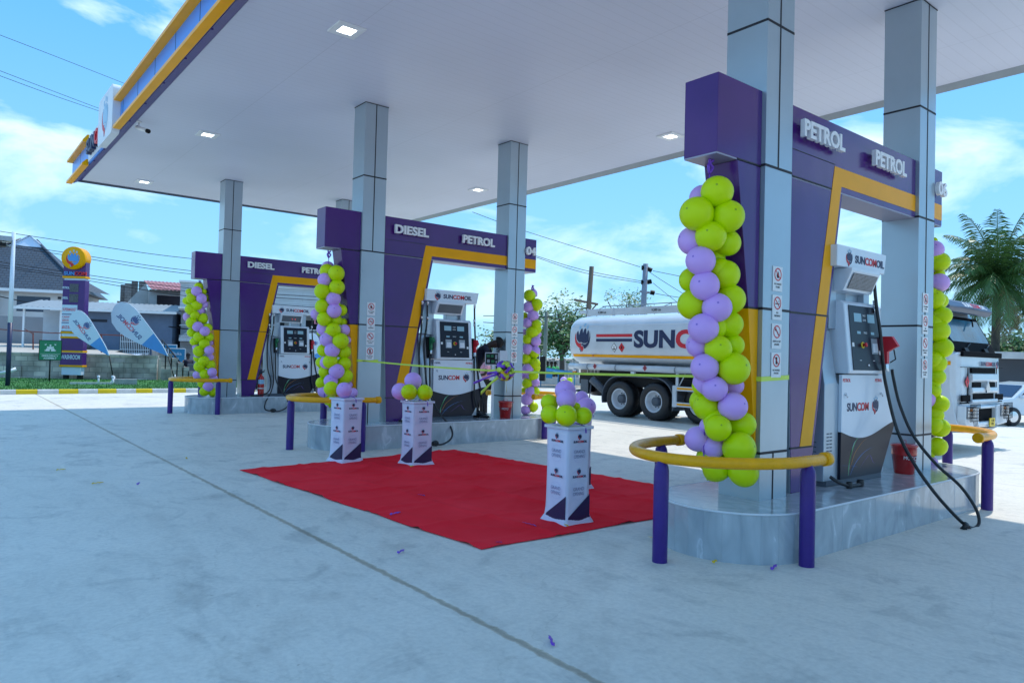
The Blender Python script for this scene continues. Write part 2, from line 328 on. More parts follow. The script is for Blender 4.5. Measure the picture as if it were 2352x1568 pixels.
def M_brick(name, c1, c2, mortar, bw, bh, ms=.02, rough=.9, off=.5, rot=None, stain=.35, stainsc=.8):
    m = mat(name, c1, rough); t, n, l, b = nodes(m)
    tcn = n.new('ShaderNodeTexCoord'); mp_ = n.new('ShaderNodeMapping'); l.new(tcn.outputs['Object'], mp_.inputs[0])
    if rot: mp_.inputs['Rotation'].default_value = rot
    br = n.new('ShaderNodeTexBrick'); l.new(mp_.outputs[0], br.inputs[0]); br.inputs['Scale'].default_value = 1; br.offset = off
    br.inputs['Color1'].default_value = (*c1, 1); br.inputs['Color2'].default_value = (*c2, 1); br.inputs['Mortar'].default_value = (*mortar, 1)
    br.inputs['Brick Width'].default_value = bw; br.inputs['Row Height'].default_value = bh; br.inputs['Mortar Size'].default_value = ms
    nz = n.new('ShaderNodeTexNoise'); nz.inputs['Scale'].default_value = stainsc; nz.inputs['Detail'].default_value = 8; l.new(tcn.outputs['Object'], nz.inputs[0])
    r = n.new('ShaderNodeValToRGB'); r.color_ramp.elements[0].position = .35; r.color_ramp.elements[1].position = .65; k = 1-stain; r.color_ramp.elements[0].color = (k,k*.98,k*.96,1); r.color_ramp.elements[1].color = (1,1,1,1); l.new(nz.outputs[0], r.inputs[0])
    x = n.new('ShaderNodeMix'); x.data_type = 'RGBA'; x.blend_type = 'MULTIPLY'; x.inputs[0].default_value = 1; l.new(br.outputs[0], x.inputs[6]); l.new(r.outputs[0], x.inputs[7]); l.new(x.outputs[2], b.inputs['Base Color'])
    bp = n.new('ShaderNodeBump'); bp.inputs['Strength'].default_value = .6; bp.inputs['Distance'].default_value = .02; bp.invert = True; l.new(br.outputs['Fac'], bp.inputs['Height']); l.new(bp.outputs[0], b.inputs['Normal'])
M_brick('blockwall', (.78,.67,.58), (.50,.44,.40), (.40,.36,.33), .46, .21, .012, rot=(R(90),0,0), stain=.6, stainsc=1.1)
M_brick('blocktower', (.28,.28,.28), (.22,.22,.23), (.16,.16,.16), .4, .2, .02, rot=(R(90),0,0))
M_brick('rooftile', (.052,.080,.115), (.048,.074,.108), (.024,.038,.06), .34, .20, .03, .55, stain=.1)
M_brick('wallwhite', (.58,.62,.66), (.55,.59,.63), (.40,.44,.48), 8, .25, .012, rot=(R(90),0,0), stain=.15)
# ---------------- writing and emblem ----------------
_body = [(530,1180),(535,1145),(552,1125),(562,1130),(578,1195),(600,1120),(622,1092),(640,1095),(658,1162),(680,1100),(700,1090),(718,1110),(735,1190),(752,1125),(765,1118),(778,1145),(780,1250),(770,1280),(740,1300),(715,1305),(692,1310),(688,1275),(684,1310),(655,1300),(630,1290),(614,1296),(610,1275),(605,1300),(570,1285),(540,1255),(530,1215)]
_red = [(520,1150),(500,1190),(495,1240),(505,1290),(530,1335),(570,1365),(605,1378),(635,1435),(675,1385),(655,1345),(632,1350),(615,1335),(635,1312),(610,1312),(575,1308),(545,1285),(525,1245),(515,1200)]
_nav = [(790,1135),(805,1175),(808,1230),(795,1290),(765,1340),(720,1375),(688,1385),(668,1345),(648,1330),(625,1335),(640,1314),(665,1310),(680,1325),(720,1320),(760,1295),(785,1255),(797,1200)]
_bar = [(585,1385),(597,1378),(620,1425),(612,1438)]
def logo(mb, cx, cy, h, z=0, navy=0, red=1, blue=2, d=.002, warp=None):
    k = h/425.0
    def T(p): return (cx+(p[0]-652)*k, cy-(p[1]-1227)*k)
    els = [(_body, navy), (_red, red), (_nav, navy), (_bar, navy)]
    for (x, y) in ((588,1075), (670,1042), (740,1070)):
        els.append(([(x+21*math.cos(a*math.pi/6), y+30*math.sin(a*math.pi/6)) for a in range(12)], blue))
    for pl, mi in els: mb.prism([T(p) for p in pl], z, z+d, 'z', mi)
def wordmark(mb, x, y, h, oil=True, z=0, navy=0, red=1, d=.002, bold=.03, sx=1.0):
    a = mb.text('SUN', h, x, y, z, d, navy, bold, sx=sx)+h*.06
    b = mb.text('COM', h, x+a, y, z, d, red, bold, sx=sx)+h*.06
    mb.box(x+a+h*.35*sx, x+a+h*1.15*sx, y-h*.02, y+h*.10, z, z+d*1.2, red)
    if oil: b += mb.text('OIL', h, x+a+b, y, z, d, navy, bold, sx=sx)
    return a+b
LM = [M['navy'], M['red'], M['lightblue'], M['white'], M['black']]

# ---------------- setting: ground ----------------
m = MB(); m.box(-1500, 1500, -1500, 1500, -.4, -.02); tag(m.build('ground', M['dirt']), kind='structure')
m = MB(); m.box(-45, 42, -30, 23.1, -.2, 0); tag(m.build('forecourt', M['concrete']), kind='structure')
m = MB(); xs = [on(x*.24415, 903.3, 'y', 23.1).x for x in (0,150,353,553,738,922,1097,1280,1435,1635,1750)]
xs = [xs[0]-.62*i for i in range(12, 0, -1)]+xs+[xs[-1]+.60*i for i in range(1, 26)]
for i in range(len(xs)-1):
    m.prism([(23.1,-.02),(23.1,.12),(23.12,.14),(23.28,.14),(23.28,-.02)], xs[i], xs[i+1]-.004, 'x', (i+1) % 2)
tag(m.build('kerb', [M['kerbyellow'], M['kerbwhite']]), kind='structure')

# ---------------- islands ----------------
SY = [0, 7.36, 14.66]; HI = .39; YC = .2
ISN = ['nearest', 'middle', 'farthest']
def stadium(r, x0=-.05, x1=3.55, n=14, yc=YC):
    p = []
    for i in range(n+1): a = math.pi/2+math.pi*i/n; p.append((x0+r*math.cos(a), yc+r*math.sin(a)))
    for i in range(n+1): a = -math.pi/2+math.pi*i/n; p.append((x1+r*math.cos(a), yc+r*math.sin(a)))
    return p
isl = ['raised grey marble tiled island under the nearest pump frame, at the right', 'raised grey marble tiled island under the middle pump frame behind the carpet',
       'raised grey marble tiled island under the farthest pump frame, at the left']
for k, S in enumerate(SY):
    t = thing('pump_island', isl[k], 'island', (0, S, 0), group='marble tiled pump islands')
    m = MB(); m.prism(stadium(.64), .0, HI-.012, 'z'); m.build('side_tiles', M['marble'], t)
    m = MB(); m.prism(stadium(.632), HI-.012, HI, 'z'); m.build('top_tiles', M['marble'], t)
    m = MB(); P_ = stadium(.643); n = len(P_)
    m.tube([(p[0], p[1], HI-.006) for p in P_], .009, 6, closed=True)
    for i in list(range(0, 15))+list(range(15, 30)): m.box(P_[i][0]-.0004, P_[i][0]+.0004, P_[i][1]-.0004, P_[i][1]+.0004, .002, HI-.014, 1)
    for x in (.55, 1.15, 1.75, 2.35, 2.95): m.box(x-.0014, x+.0014, YC-.6412, YC+.6412, .002, HI-.014, 1)
    m.build('edge_trim', [M['offwhite'], M['pumpgrey']], t)

# ---------------- columns ----------------
CX = [0.0, 3.08]; CW, CD, ZC = .42, .40, 5.69; ZJ = [.788, 2.008, 3.228, 4.471]
def column(X, S, label, mid_joint=True):
    m = MB(); m.prism([(X,S),(X+CW,S),(X+CW,S+CD),(X,S+CD)], HI-.01, ZC, 'z', 0)
    e = .0025
    for z in ZJ: m.box(X-e, X+CW+e, S-e, S+CD+e, z-.011, z+.011, 1)
    def vj(z0, z1): m.box(X+.2-.008, X+.2+.008, S-e*1.4, S+.01, z0, z1, 1)
    vj(ZJ[2], ZC); vj(HI, ZJ[0])
    if mid_joint: vj(ZJ[0], ZJ[2])
    m.box(X-.006, X+CW+.006, S-.006, S+CD+.006, ZC-.012, ZC-.002, 1)
    o = m.build('canopy_column', [M['silver'], M['joint']])
    tag(o, label, 'column', 'silver clad canopy columns')
column(CX[0], SY[0], 'tall silver column at the front of the nearest island, closest to the camera', False)
column(CX[1], SY[0], 'tall silver column at the far end of the nearest island, by the red nozzle', True)
column(CX[0], SY[1], 'silver column with four safety signs at the front of the middle island', False)
column(CX[1], SY[1], 'silver column behind the red sand bucket on the middle island', True)
column(CX[0], SY[2], 'silver column at the front of the farthest island, left of its pump', False)
column(CX[1], SY[2], 'silver column of the farthest island, mostly hidden behind the middle pump frame', True)

# ---------------- portal frames ----------------
pf = ['purple portal frame with yellow stripe reading PETROL PETROL over the nearest pump', 'purple portal frame with yellow stripe reading DIESEL PETROL and 04 over the middle pump',
      'purple portal frame with yellow stripe reading DIESEL PETROL over the farthest pump']
words = [('PETROL', 'PETROL', '06'), ('DIESEL', 'PETROL', '04'), ('DIESEL', 'PETROL', '02')]
for k, S in enumerate(SY):
    t = thing('pump_portal', pf[k], 'portal frame', (0, S, HI), group='purple portal frames over the pumps')
    y0, y1 = S+.04, S+.365; q = -HI
    m = MB(); m.box(-.628, 3.82, y0, y1, 3.225, 3.865); m.build('beam', M['purple'], t, .004, loc=(0,-S,q))
    m = MB(); m.box(-.626, 3.818, y0+.004, y1-.004, 3.212, 3.2248); m.build('soffit', M['soffit'], t, loc=(0,-S,q))
    # pier and its shadow-side cladding
    m = MB(); m.prism([(.435,3.21),(.57,HI),(.872,HI),(1.417,3.21)], y0, y1, 'y'); m.build('pier', [M['purple']], t, .003, loc=(0,-S,q))
    m = MB(); m.prism([(.433,3.2),(.568,HI+.002),(.5635,HI+.002),(.428,3.2)], y0+.004, y1-.004, 'y'); m.build('side_cladding', M['silver'], t, loc=(0,-S,q))
    m = MB(); m.prism([(-.345,3.21),(-.15,2.012),(-.004,2.012),(-.004,3.21)], y0, y1, 'y'); m.build('end_cladding', M['purple'], t, .003, loc=(0,-S,q))
    m = MB(); m.prism([(-.15,2.004),(-.016,.79),(-.004,.79),(-.004,2.004)], y0, y1, 'y'); m.build('yellow_end_panel', M['yellow'], t, loc=(0,-S,q))
    # yellow stripe: slanted leg + horizontal
    yy = y0-.004
    m = MB(); m.prism([(.703,.80),(.905,.80),(1.388,3.28),(1.256,3.456)], yy, y0+.01, 'y', 0); m.prism([(1.256,3.456),(1.388,3.28),(3.078,3.285),(3.078,3.465)], yy, y0+.01, 'y', 0)
    m.box(3.502, 3.812, yy, y0+.01, 3.285, 3.465, 0); m.build('stripe', M['yellow'], t, loc=(0,-S,q))
    js = [([(.54,.785),(.925,.785),(.927,.800),(.54,.800)], .0055), ([(.497,2.0),(1.172,2.0),(1.176,2.016),(.496,2.016)], .0055), ([(.435,3.222),(1.22,3.222),(1.222,3.235),(.435,3.235)], .0035),
          ([(.435,3.47),(1.262,3.47),(1.262,3.476),(.435,3.476)], .0035), ([(-.345,3.212),(-.004,3.212),(-.004,3.226),(-.345,3.226)], .003), ([(-.152,2.0),(-.004,2.0),(-.004,2.016),(-.154,2.016)], .003)]
    for pl, e_ in js: m = MB(); m.prism(pl, y0-e_, y0+.01 if e_ > .0032 else y1+.003, 'y'); m.build('panel_joint', M['joint'], t, loc=(0,-S,q))
    for wd, x, ww in ((words[k][0], .60 if k else .55, .66 if k else .74), (words[k][1], 2.0 if k else 1.93, .72), (words[k][2], 3.505, .24)):
        h = .142 if k else .150
        if len(wd) == 2: h = .15
        m = MB(); m.M = FY(x, y0-.042, 3.665-h/2 if len(wd) > 2 else 3.62-h/2); g = text_geo(wd, .025, 1.0); sx = ww/(g[2]*h/.727)
        m.text(wd, h, 0, 0, 0, .042, 0, .035, sx=sx); m.M = Matrix(); m.build('sign_letters', M['white_letter'], t, loc=(0,-S,q))

# ---------------- canopy ----------------
YE, YS = 17.45, -11.0; XL, XR = -2.65, 5.98
t = thing('canopy', 'large flat station canopy with white plank ceiling and blue fascia banded in yellow', 'canopy', (1.66, 7.2, ZC)); lc = (-1.66, -7.2, -ZC)
m = MB(); m.box(XL, XR, YS, YE, ZC, ZC+.06); m.build('ceiling', M['ceiling'], t, loc=lc)
m = MB(); m.box(-2.83, 6.1, YS-.1, YE+.04, ZC+.07, ZC+.52); m.build('roof_box', M['grey'], t, loc=lc)
m = MB()
m.prism([(-2.655,ZC-.001),(-2.83,5.585),(-2.83,5.60),(-2.655,ZC+.06)], YS-.1, YE+.04, 'y')
for y in [YS+1.22*i for i in range(23)]: m.box(-2.832, -2.80, y-.004, y+.004, 5.58, 5.61)
m.build('edge_trim', M['purple_paint'], t, loc=lc)
m = MB(); m.prism([(XR+.001,ZC-.004),(XR+.001,ZC+.06),(6.12,ZC+.02),(6.10,5.62)], YS-.1, YE+.04, 'y'); m.build('back_trim', M['grey'], t, loc=lc)
m = MB(); m.box(XL-.16, XR+.12, YE+.001, YE+.05, 5.64, ZC+.3); m.build('end_trim', M['greydark'], t, loc=lc)
m = MB(); m.box(-2.86, -2.83, YS-.1, YE+.04, 5.60, 6.21)
for y in [YS+.4+1.22*i for i in range(23)]: m.box(-2.8625, -2.85, y-.006, y+.006, 5.60, 6.21, 1)
m.build('fascia', [M['fasciablue'], M['joint']], t, loc=lc)
def band(z0, z1, ya, yb): 
    b = MB(); b.prism([(-2.86,z0),(-2.985,z0),(-2.985,z0+.05),(-2.90,z1),(-2.86,z1)], ya, yb, 'y'); b.build('yellow_band', M['yellow'], t, loc=lc)
for a, b_ in ((YS-.1, 11.55), (15.05, 17.5)): band(5.56, 5.70, a, b_); band(6.08, 6.25, a, b_)
m = MB(); m.box(-2.875, -2.861, 13.1, 15.0, 5.63, 6.20); m.build('sign_backing', M['offwhite'], t, loc=lc)
m = MB(); r = .12; y0, y1, z0, z1 = 11.58, 13.05, 5.50, 6.42
pts = []
for (cy, cz, a0) in ((y1-r, z1-r, 0), (y0+r, z1-r, 90), (y0+r, z0+r, 180), (y1-r, z0+r, 270)):
    for i in range(7): a = R(a0+15*i); pts.append((cy+r*math.cos(a), cz+r*math.sin(a)))
m.prism(pts, -2.995, -2.862, 'x'); o = m.build('emblem_box', M['offwhite'], t, loc=lc)
m = MB(); m.M = FX(-2.996, 12.31, 5.96); logo(m, 0, 0, .78, 0, 2, 1, 2, .004); m.M = Matrix(); m.build('emblem', LM, t, loc=lc)
m = MB(); m.M = FX(-2.876, 14.72, 5.72); a = m.text('SUN', .30, 0, 0, 0, .09, 0, .03, sx=1.25)+.03; m.text('COM', .30, a, 0, 0, .09, 1, .03, sx=1.25); m.M = Matrix(); m.build('sign_letters', LM, t, loc=lc)

lights = [(-1.43, 5.13, 'recessed square ceiling light, large one near the fascia at top'), (-1.43, 11.13, 'recessed square ceiling light above the middle island, left side near the camera dome'),
          (-1.44, 16.43, 'recessed square ceiling light nearest the far left canopy corner'), (5.03, 5.09, 'recessed square ceiling light left of the nearest purple block'), (5.03, 11.1, 'recessed square ceiling light between the two middle columns')]
for x, y, lb in lights:
    t = thing('ceiling_light', lb, 'ceiling light', (x, y, ZC), group='recessed ceiling lights under the canopy')
    m = MB(); s = .185
    for a in (-1, 1): m.box(-s, s, min(a*s, a*(s-.085)), max(a*s, a*(s-.085)), -.022, -.001); m.box(min(a*s, a*(s-.085)), max(a*s, a*(s-.085)), -(s-.085), s-.09, -.022, -.001)
    m.build('frame', M['white'], t)
    m = MB(); m.box(-.098, .098, -.098, .098, -.016, -.002); m.build('diffuser', M['lampglow'], t, .03)
t = thing('security_camera', 'small white bullet camera hanging under the canopy edge by the emblem', 'camera', (-2.62, 11.2, ZC-.005))
m = MB(); m.lathe([(.045,0),(.045,-.02),(.02,-.03)], 14); m.tube([(0,0,-.02),(.0,-.0,-.10),(.02,-.03,-.14)], .014); m.build('bracket', M['white'], t)
m = MB(); a, b_ = Vector((-.02,.06,-.10)), Vector((.10,-.20,-.20)); m.tube([a, b_], .036, 14, 0); m.tube([b_, b_+(b_-a).normalized()*.05], [.040,.040], 14, 1); m.build('camera_body', [M['white'], M['black']], t)

# ---------------- safety signs ----------------
def safety_sign(X, Z, Yf, kind, label, grp):
    t = thing('safety_sign', label, 'sign', (X, Yf, Z), group=grp); w_, h_ = .15, .215
    m = MB(); m.box(-w_/2, w_/2, -.006, 0, -h_/2, h_/2); m.build('plate', M['white'], t, .002)
    m = MB(); m.M = FY(0, -.0065, .038)
    ro, ri = .056, .045; n = 28
    vs = [(r_*math.cos(2*math.pi*i/n), r_*math.sin(2*math.pi*i/n), .001) for i in range(n) for r_ in (ri, ro)]
    m.add(vs, [(2*i, 2*i+1, (2*i+3) % (2*n), (2*i+2) % (2*n)) for i in range(n)], 0)
    k = kind
    if k == 0: m.prism([(-.012,-.03),(.012,-.03),(.018,-.008),(.006,.028),(-.002,.008),(-.012,.016),(-.02,-.01)], 0, .0008, 'z', 1)
    if k == 1: m.box(-.034,.022,-.010,-.002,0,.0008,1); m.box(.024,.034,-.010,-.002,0,.0008,1); m.tube([(.026,.006,.0006),(.018,.016,.0006),(.028,.026,.0006)], .002, 4, 1)
    if k == 2: m.prism([(-.03,.026),(-.02,.034),(.032,-.022),(.022,-.032)], 0, .0008, 'z', 1); m.prism([(-.036,.012),(-.014,.034),(-.008,.018),(-.02,.006)], 0, .0008, 'z', 1)
    if k == 3: m.box(-.012,.012,-.032,.030,0,.0008,1)
    m.prism([(-.040,.034),(-.034,.040),(.040,-.034),(.034,-.040)][::-1], .0010, .0018, 'z', 0)
    m.build('pictogram', [M['red'], M['black']], t)
    m = MB(); m.M = FY(0, -.0065, 0)
    for s, z in zip([('NO NAKED','FLAME'), ('NO','SMOKING'), ('SWITCH OFF','ENGINE'), ('NO MOBILE','PHONE')][k], (-.052, -.078)): m.text(s, .0155, 0, z, 0, .0006, 0, .02, 'c')
    m.M = Matrix(); m.build('lettering', M['black'], t)
kn = ['no naked flame', 'no smoking', 'switch off engine', 'no mobile phone']
cn = ['nearest column beside the balloons', 'far column of the nearest island', 'front column of the middle island', 'column behind the bucket on the middle island']
for ci, (X, S) in enumerate(((.215, 0), (3.28, 0), (.205, 7.36), (3.28, 7.36))):
    for k in range(4): safety_sign(X, 2.275-.247*k, S-.001, k, 'white %s sign on the %s' % (kn[k], cn[ci]), 'white safety signs on the columns')

# ---------------- guard rails ----------------
def guard_rail(S, side, label):
    if side < 0: x0, a = -.16, -.87
    else: x0, a = 3.66, .87
    t = thing('guard_rail', label, 'guard rail', (x0, S+YC, 0), group='yellow hoop rails on purple posts')
    pts = [(-math.copysign(.25, a), -.716, .80)]+[(a*math.cos(R(q)), .716*math.sin(R(q)), .80) for q in range(-90, 91, 10)]+[(-math.copysign(.25, a), .716, .80)]
    m = MB(); m.tube(smooth_path(pts, 3), .044, 14); m.build('rail', M['yellow_paint'], t)
    for y in (-.716, .716):
        c = MB(); s = -math.copysign(1, a); x = s*.25; c.tube([(x-s*.02, y, .80), (x-s*.015, y, .80), (x+s*.05, y, .80), (x+s*.058, y, .80)], [.046, .056, .056, .050], 16); c.build('rail_cap', M['yellow_paint'], t)
    for (x, y) in ((0, -.716), (a, 0), (0, .716)):
        p = MB(); p.lathe([(.058, .0), (.058, .70), (.052, .735), (.036, .765), (.03, .775)], 20, c=(x, y, 0)); p.add([], []); p.build('post', M['purple_paint'], t)
guard_rail(SY[0], -1, 'yellow hoop rail on three purple posts round the nearest island nose, largest')
guard_rail(SY[0], 1, 'yellow hoop rail on purple posts at the far right end of the nearest island')
guard_rail(SY[1], -1, 'yellow hoop rail on purple posts round the middle island nose, behind a plinth')
guard_rail(SY[1], 1, 'yellow hoop rail on purple posts at the far end of the middle island, behind balloons')
guard_rail(SY[2], -1, 'yellow hoop rail on purple posts round the farthest island nose, by the kerb')

# ---------------- fuel dispensers ----------------
def nozzle(parent, x, z, colr, name='nozzle'):
    m = MB(); y = -.02
    m.prism([(-.10,.05),(-.05,.13),(.035,.13),(.05,.10),(.045,.02),(.03,-.10),(-.015,-.10),(-.015,0),(-.06,.03)], -.022, .022, 'x', 0)
    m.M = Matrix(); m.tube([(0,.08,.05),(0,.14,.09),(0,.16,.16)], .011, 8, 1); m.tube([(0,-.0,-.10),(0,-.005,-.165)], .019, 10, 1)
    m.tube([(0,-.06,.02),(0,-.075,-.06),(0,-.03,-.09)], .006, 6, 2)
    return m.build(name, [M[colr], M['chrome'], M['black']], parent, .004, loc=(x, y, z))
def dispenser(S, k):
    lb = ['fuel pump with two PETROL marks and one red nozzle on the nearest island', 'fuel pump with green and red nozzles on the middle island, behind the rosette ribbon', 'fuel pump with green and red nozzles on the farthest island'][k]
    DX = (-.10, -.04, -.04)[k]
    t = thing('fuel_dispenser', lb, 'fuel pump', (1.87+DX, S+YC, HI), group='fuel pumps under the portals')
    lc = (-1.87, -YC, -HI); yb, yf = .42, .045
    m = MB(); m.box(1.28, 2.42, .03, .41, HI, .44); m.build('base', M['greydark'], t, .004, loc=lc)
    m = MB(); prof = [(yf,.44),(yf,1.36),(.06,1.44),(.13,1.88),(.16,1.92),(.38,1.92),(yb,1.88),(yb,.44)]
    m.prism(prof, 1.25, 1.485, 'x'); m.prism([(yf,.44),(yf,1.36),(.10,1.46),(.38,1.46),(yb,1.40),(yb,.44)], 1.485, 2.395, 'x'); m.prism([(yf,.44),(yf,1.36),(.06,1.44),(.15,1.86),(.34,1.86),(yb,1.4),(yb,.44)], 2.395, 2.50, 'x')
    m.build('cabinet', M['pumpgrey'], t, .006, loc=lc)
    m = MB()
    for i in range(9):
        for x in (1.30, 1.36): m.box(x, x+.04, yf-.002, yf+.01, .62+i*.033, .632+i*.033)
    for i in range(5): m.box(1.2485, 1.26, .12, .22, .62+i*.045, .63+i*.045)
    m.build('vent_slot', M['greydark'], t, loc=lc)
    # lower door: white with a curved bottom edge, dark wave panel below
    m = MB(); arc = [(1.515+(2.375-1.515)*i/16, .90-.075*math.sin(math.pi*i/16)) for i in range(23)]
    m.prism([(1.515,1.455)]+arc+[(2.375,1.455)], .012, yf, 'y'); m.build('front_panel', M['pumpwhite'], t, .003, loc=lc)
    m = MB(); m.prism([(x, z-.002) for x, z in arc]+[(2.375,.445),(1.515,.445)], .014, yf, 'y', 0)
    def swoosh(pts, wd, mi):
        P_ = smooth_path([(p[0], .0125, p[1]) for p in pts], 6); n = len(P_)
        for i in range(n-1):
            a, b_ = P_[i], P_[i+1]; wa = wd*math.sin(math.pi*(i+.3)/n)+.0008; wb = wd*math.sin(math.pi*(i+1.3)/n)+.0008
            m.add([(a.x-wa, .0128, a.z),(a.x+wa, .0128, a.z),(b_.x+wb, .0128, b_.z),(b_.x-wb, .0128, b_.z)], [(0,1,2,3)], mi)
    swoosh([(1.67,.47),(1.69,.60),(1.76,.74),(1.86,.84)], .008, 1); swoosh([(1.66,.49),(1.73,.58),(1.80,.68),(1.95,.78),(2.08,.82)], .005, 2)
    swoosh([(1.71,.47),(1.80,.57),(1.95,.66),(2.12,.71),(2.3,.72)], .006, 3); swoosh([(1.53,.58),(1.62,.57),(1.75,.56),(1.86,.54)], .006, 3); swoosh([(1.68,.47),(1.70,.62),(1.78,.78),(1.9,.83)], .003, 4)
    swoosh([(1.9,.52),(2.02,.60),(2.12,.64),(2.2,.56),(2.3,.55)], .004, 5)
    m.build('wave_panel', [M['display'], mat('sw_green', (.08,.45,.12), .4), mat('sw_orange', (.45,.18,.03), .4), mat('sw_blue', (.05,.22,.6), .4), M['lightblue'], mat('sw_violet', (.15,.08,.4), .4)], t, loc=lc)
    m = MB(); m.M = FY(1.62, .0115, 1.10)
    wordmark(m, 0, 0, .080, False, sx=.98); logo(m, .60, .045, .19); 
    nm = ('PETROL', 'PETROL') if k == 0 else ('DIESEL', 'PETROL')
    m.M = FY(0, .0115, 1.385); m.text(nm[0], .032, 1.53, 0, 0, .001, 1 if k == 0 else 0, .03); m.text(nm[1], .032, 2.36, 0, 0, .001, 1, .03, 'r')
    m.M = Matrix(); m.build('lettering', LM, t, loc=lc)
    m = MB()
    for x in (1.58, 2.33): m = MB(); m.lathe([(.013,0),(.013,-.012),(.006,-.014)], 12, c=(x,.012,1.265), ax='y'); m.tube([(x,.0,1.265),(x+.012,-.008,1.235)], .006, 6); m.build('lock', M['chrome'], t, loc=lc)
    # display housing
    m = MB(); m.prism([(-.035,1.465),(-.045,1.50),(.02,2.15),(.06,2.185),(.40,2.185),(.40,1.465)], 1.54, 2.31, 'x'); m.build('display_housing', M['pumpwhite'], t, .012, loc=lc)
    sl = (.02+.045)/(2.15-1.50)
    FD = frame((1.925, -.045+sl*.32-.004, 1.82), (1,0,0), (0, sl, 1))
    hd = .32; m = MB(); m.M = FD; m.box(-.31, .31, -hd, hd, 0, .004); m.M = Matrix(); m.build('display_panel', M['display'], t, loc=lc)
    z0 = .0042
    for bb in ((-.22,-.07,.16,.245), (.06,.21,.16,.245), (-.18,-.11,.04,.066), (.11,.18,.04,.066)): m = MB(); m.M = FD; m.box(*bb, z0, z0+.002); m.M = Matrix(); m.build('screen', M['lcd'], t, loc=lc)
    m = MB(); m.M = FD
    for s, y in (('SALE', .218), ('LITRE', .172), ('PRICE', .045)): m.text(s, .020, -.005, y, z0, .0008, 0, .0, 'c')
    m.box(-.30,-.26,-.09,-.05,z0,z0+.001,0); m.box(.26,.30,-.16,-.12,z0,z0+.001,0)
    for x in (-.15, .13): m.box(x-.02, x+.02, -.225, -.22, z0, z0+.001, 0)
    m.M = Matrix(); m.build('display_text', M['white'], t, loc=lc)
    pads = [(.10)] if k == 0 else [-.20, .09]
    for x in pads: m = MB(); m.M = FD; m.box(x, x+.13, -.155, 0, z0, z0+.003, 0); m.prism([(x+.012,-.14),(x+.118,-.14),(x+.11,-.05),(x+.02,-.05)], z0+.003, z0+.012, 'z', 1); m.M = Matrix(); m.build('keypad', [M['grey'], M['offwhite']], t, loc=lc)
    bx = -.085 if k == 0 else 0.0
    m = MB(); m.M = FD; m.lathe([(.032,z0),(.032,z0+.006),(.02,z0+.008)], 16, 0, c=(bx,-.07,0)); m.lathe([(.012,z0),(.012,z0+.025),(.021,z0+.027),(.021,z0+.04),(.001,z0+.043)], 16, 1, c=(bx,-.07,0)); m.M = Matrix(); m.build('stop_button', [M['plate'], M['red']], t, loc=lc)
    m = MB(); m.M = FD; m.lathe([(.012,z0),(.012,z0+.012),(.001,z0+.013)], 12, 0, c=(0,-.27,0)); m.M = Matrix(); m.build('key_lock', M['chrome'], t, loc=lc)
    # nozzle pockets, uprights, upper screen and header
    for x in ((1.43, 2.35) if k else (2.35,)):
        m = MB(); m.box(x-.035, x+.035, .02, .2, 1.48, 1.86); m.build('nozzle_pocket', M['black'], t, .004, loc=lc)
    for bb in ((1.41, 1.545, .10, .34, 1.9, 2.489), (2.12, 2.24, .10, .34, 1.46, 2.489), (1.86, 2.118, .16, .28, 2.18, 2.489)): m = MB(); m.box(*bb); m.build('upright', M['pumpgrey'], t, .004, loc=lc)
    FT = frame((1.79, -.055, 2.355), (1,0,0), (0, -.22, 1))
    m = MB(); m.prism([(.01,2.27),(-.075,2.46),(-.075,2.488),(.22,2.488),(.22,2.27)], 1.50, 2.09, 'x', 0); m.build('upper_housing', M['pumpwhite'], t, .006, loc=lc)
    m = MB(); u = frame((1.795, -.0375-.003, 2.365+.003), (1,0,0), (0,-.085,.19)); m.M = u; m.box(-.25,.25,-.082,.078,0,.003,0)
    for i in range(12 if k == 0 else 0): m.box(-.245,.245,-.078+i*.013,-.074+i*.013,.003,.005,1)
    if k == 2:
        for x in (.02, .10): m.lathe([(.008,.003),(.001,.005)], 8, 2, c=(x,-.01,0))
    m.M = Matrix(); m.build('upper_screen', [M['screen'] if k == 0 else M['greydark'], M['grey'], mat('redled', (.5,.02,.02), .4, emit=(1,.05,.03), es=1.5)], t, loc=lc)
    m = MB(); hw = 2.43-(.10 if k == 0 else 0); m.prism([(1.30,2.49),(hw-.045,2.49),(hw,2.695),(1.30,2.695)], -.03, .40, 'y'); m.build('header', M['pumpwhite'], t, .008, loc=lc)
    m = MB(); m.M = FY(1.53, -.0315, 2.55); logo(m, 0, .035, .17); wordmark(m, .12, .0, .074, True, sx=1.05); m.M = Matrix(); m.build('header_lettering', LM, t, loc=lc)
    # nozzles and hoses
    hose = []
    if k == 0:
        nz = on(2036, 808, 'y', -.06); nz_ = nozzle(t, nz.x, nz.z, 'red'); nz_.location = (nz.x-1.87-DX, -.06-YC, nz.z-HI); nz_.scale = (1.22,1.22,1.22)
        a = [tuple(on(2008, 630, 'y', .0))]+[tuple(on(x, y, 'y', v)) for x, y, v in ((2009,660,-.01),(2014,710,-.04),(2022,765,-.075),(2028,830,-.09),(2034,880,-.08),(2060,985,-.18),(2100,1065,-.36),(2150,1135,-.55),(2200,1190,-.68),(2222,1208,-.74))]
        b_ = [tuple(on(x, y, 'y', v)) for x, y, v in ((2222,1208,-.74),(2238,1212,-.76),(2249,1198,-.77),(2240,1165,-.74),(2205,1115,-.62),(2150,1065,-.45),(2098,1000,-.26),(2067,930,-.12),(2052,868,-.07),(2049,848,-.065))]
        hose = [(a, .0165), (b_, .0155)]; knot = on(2218, 1210, 'y', -.74)
    else:
        nozzle(t, 1.43, 1.70, 'green_handle').location = (1.43-1.87, -.02-YC, 1.72-HI)
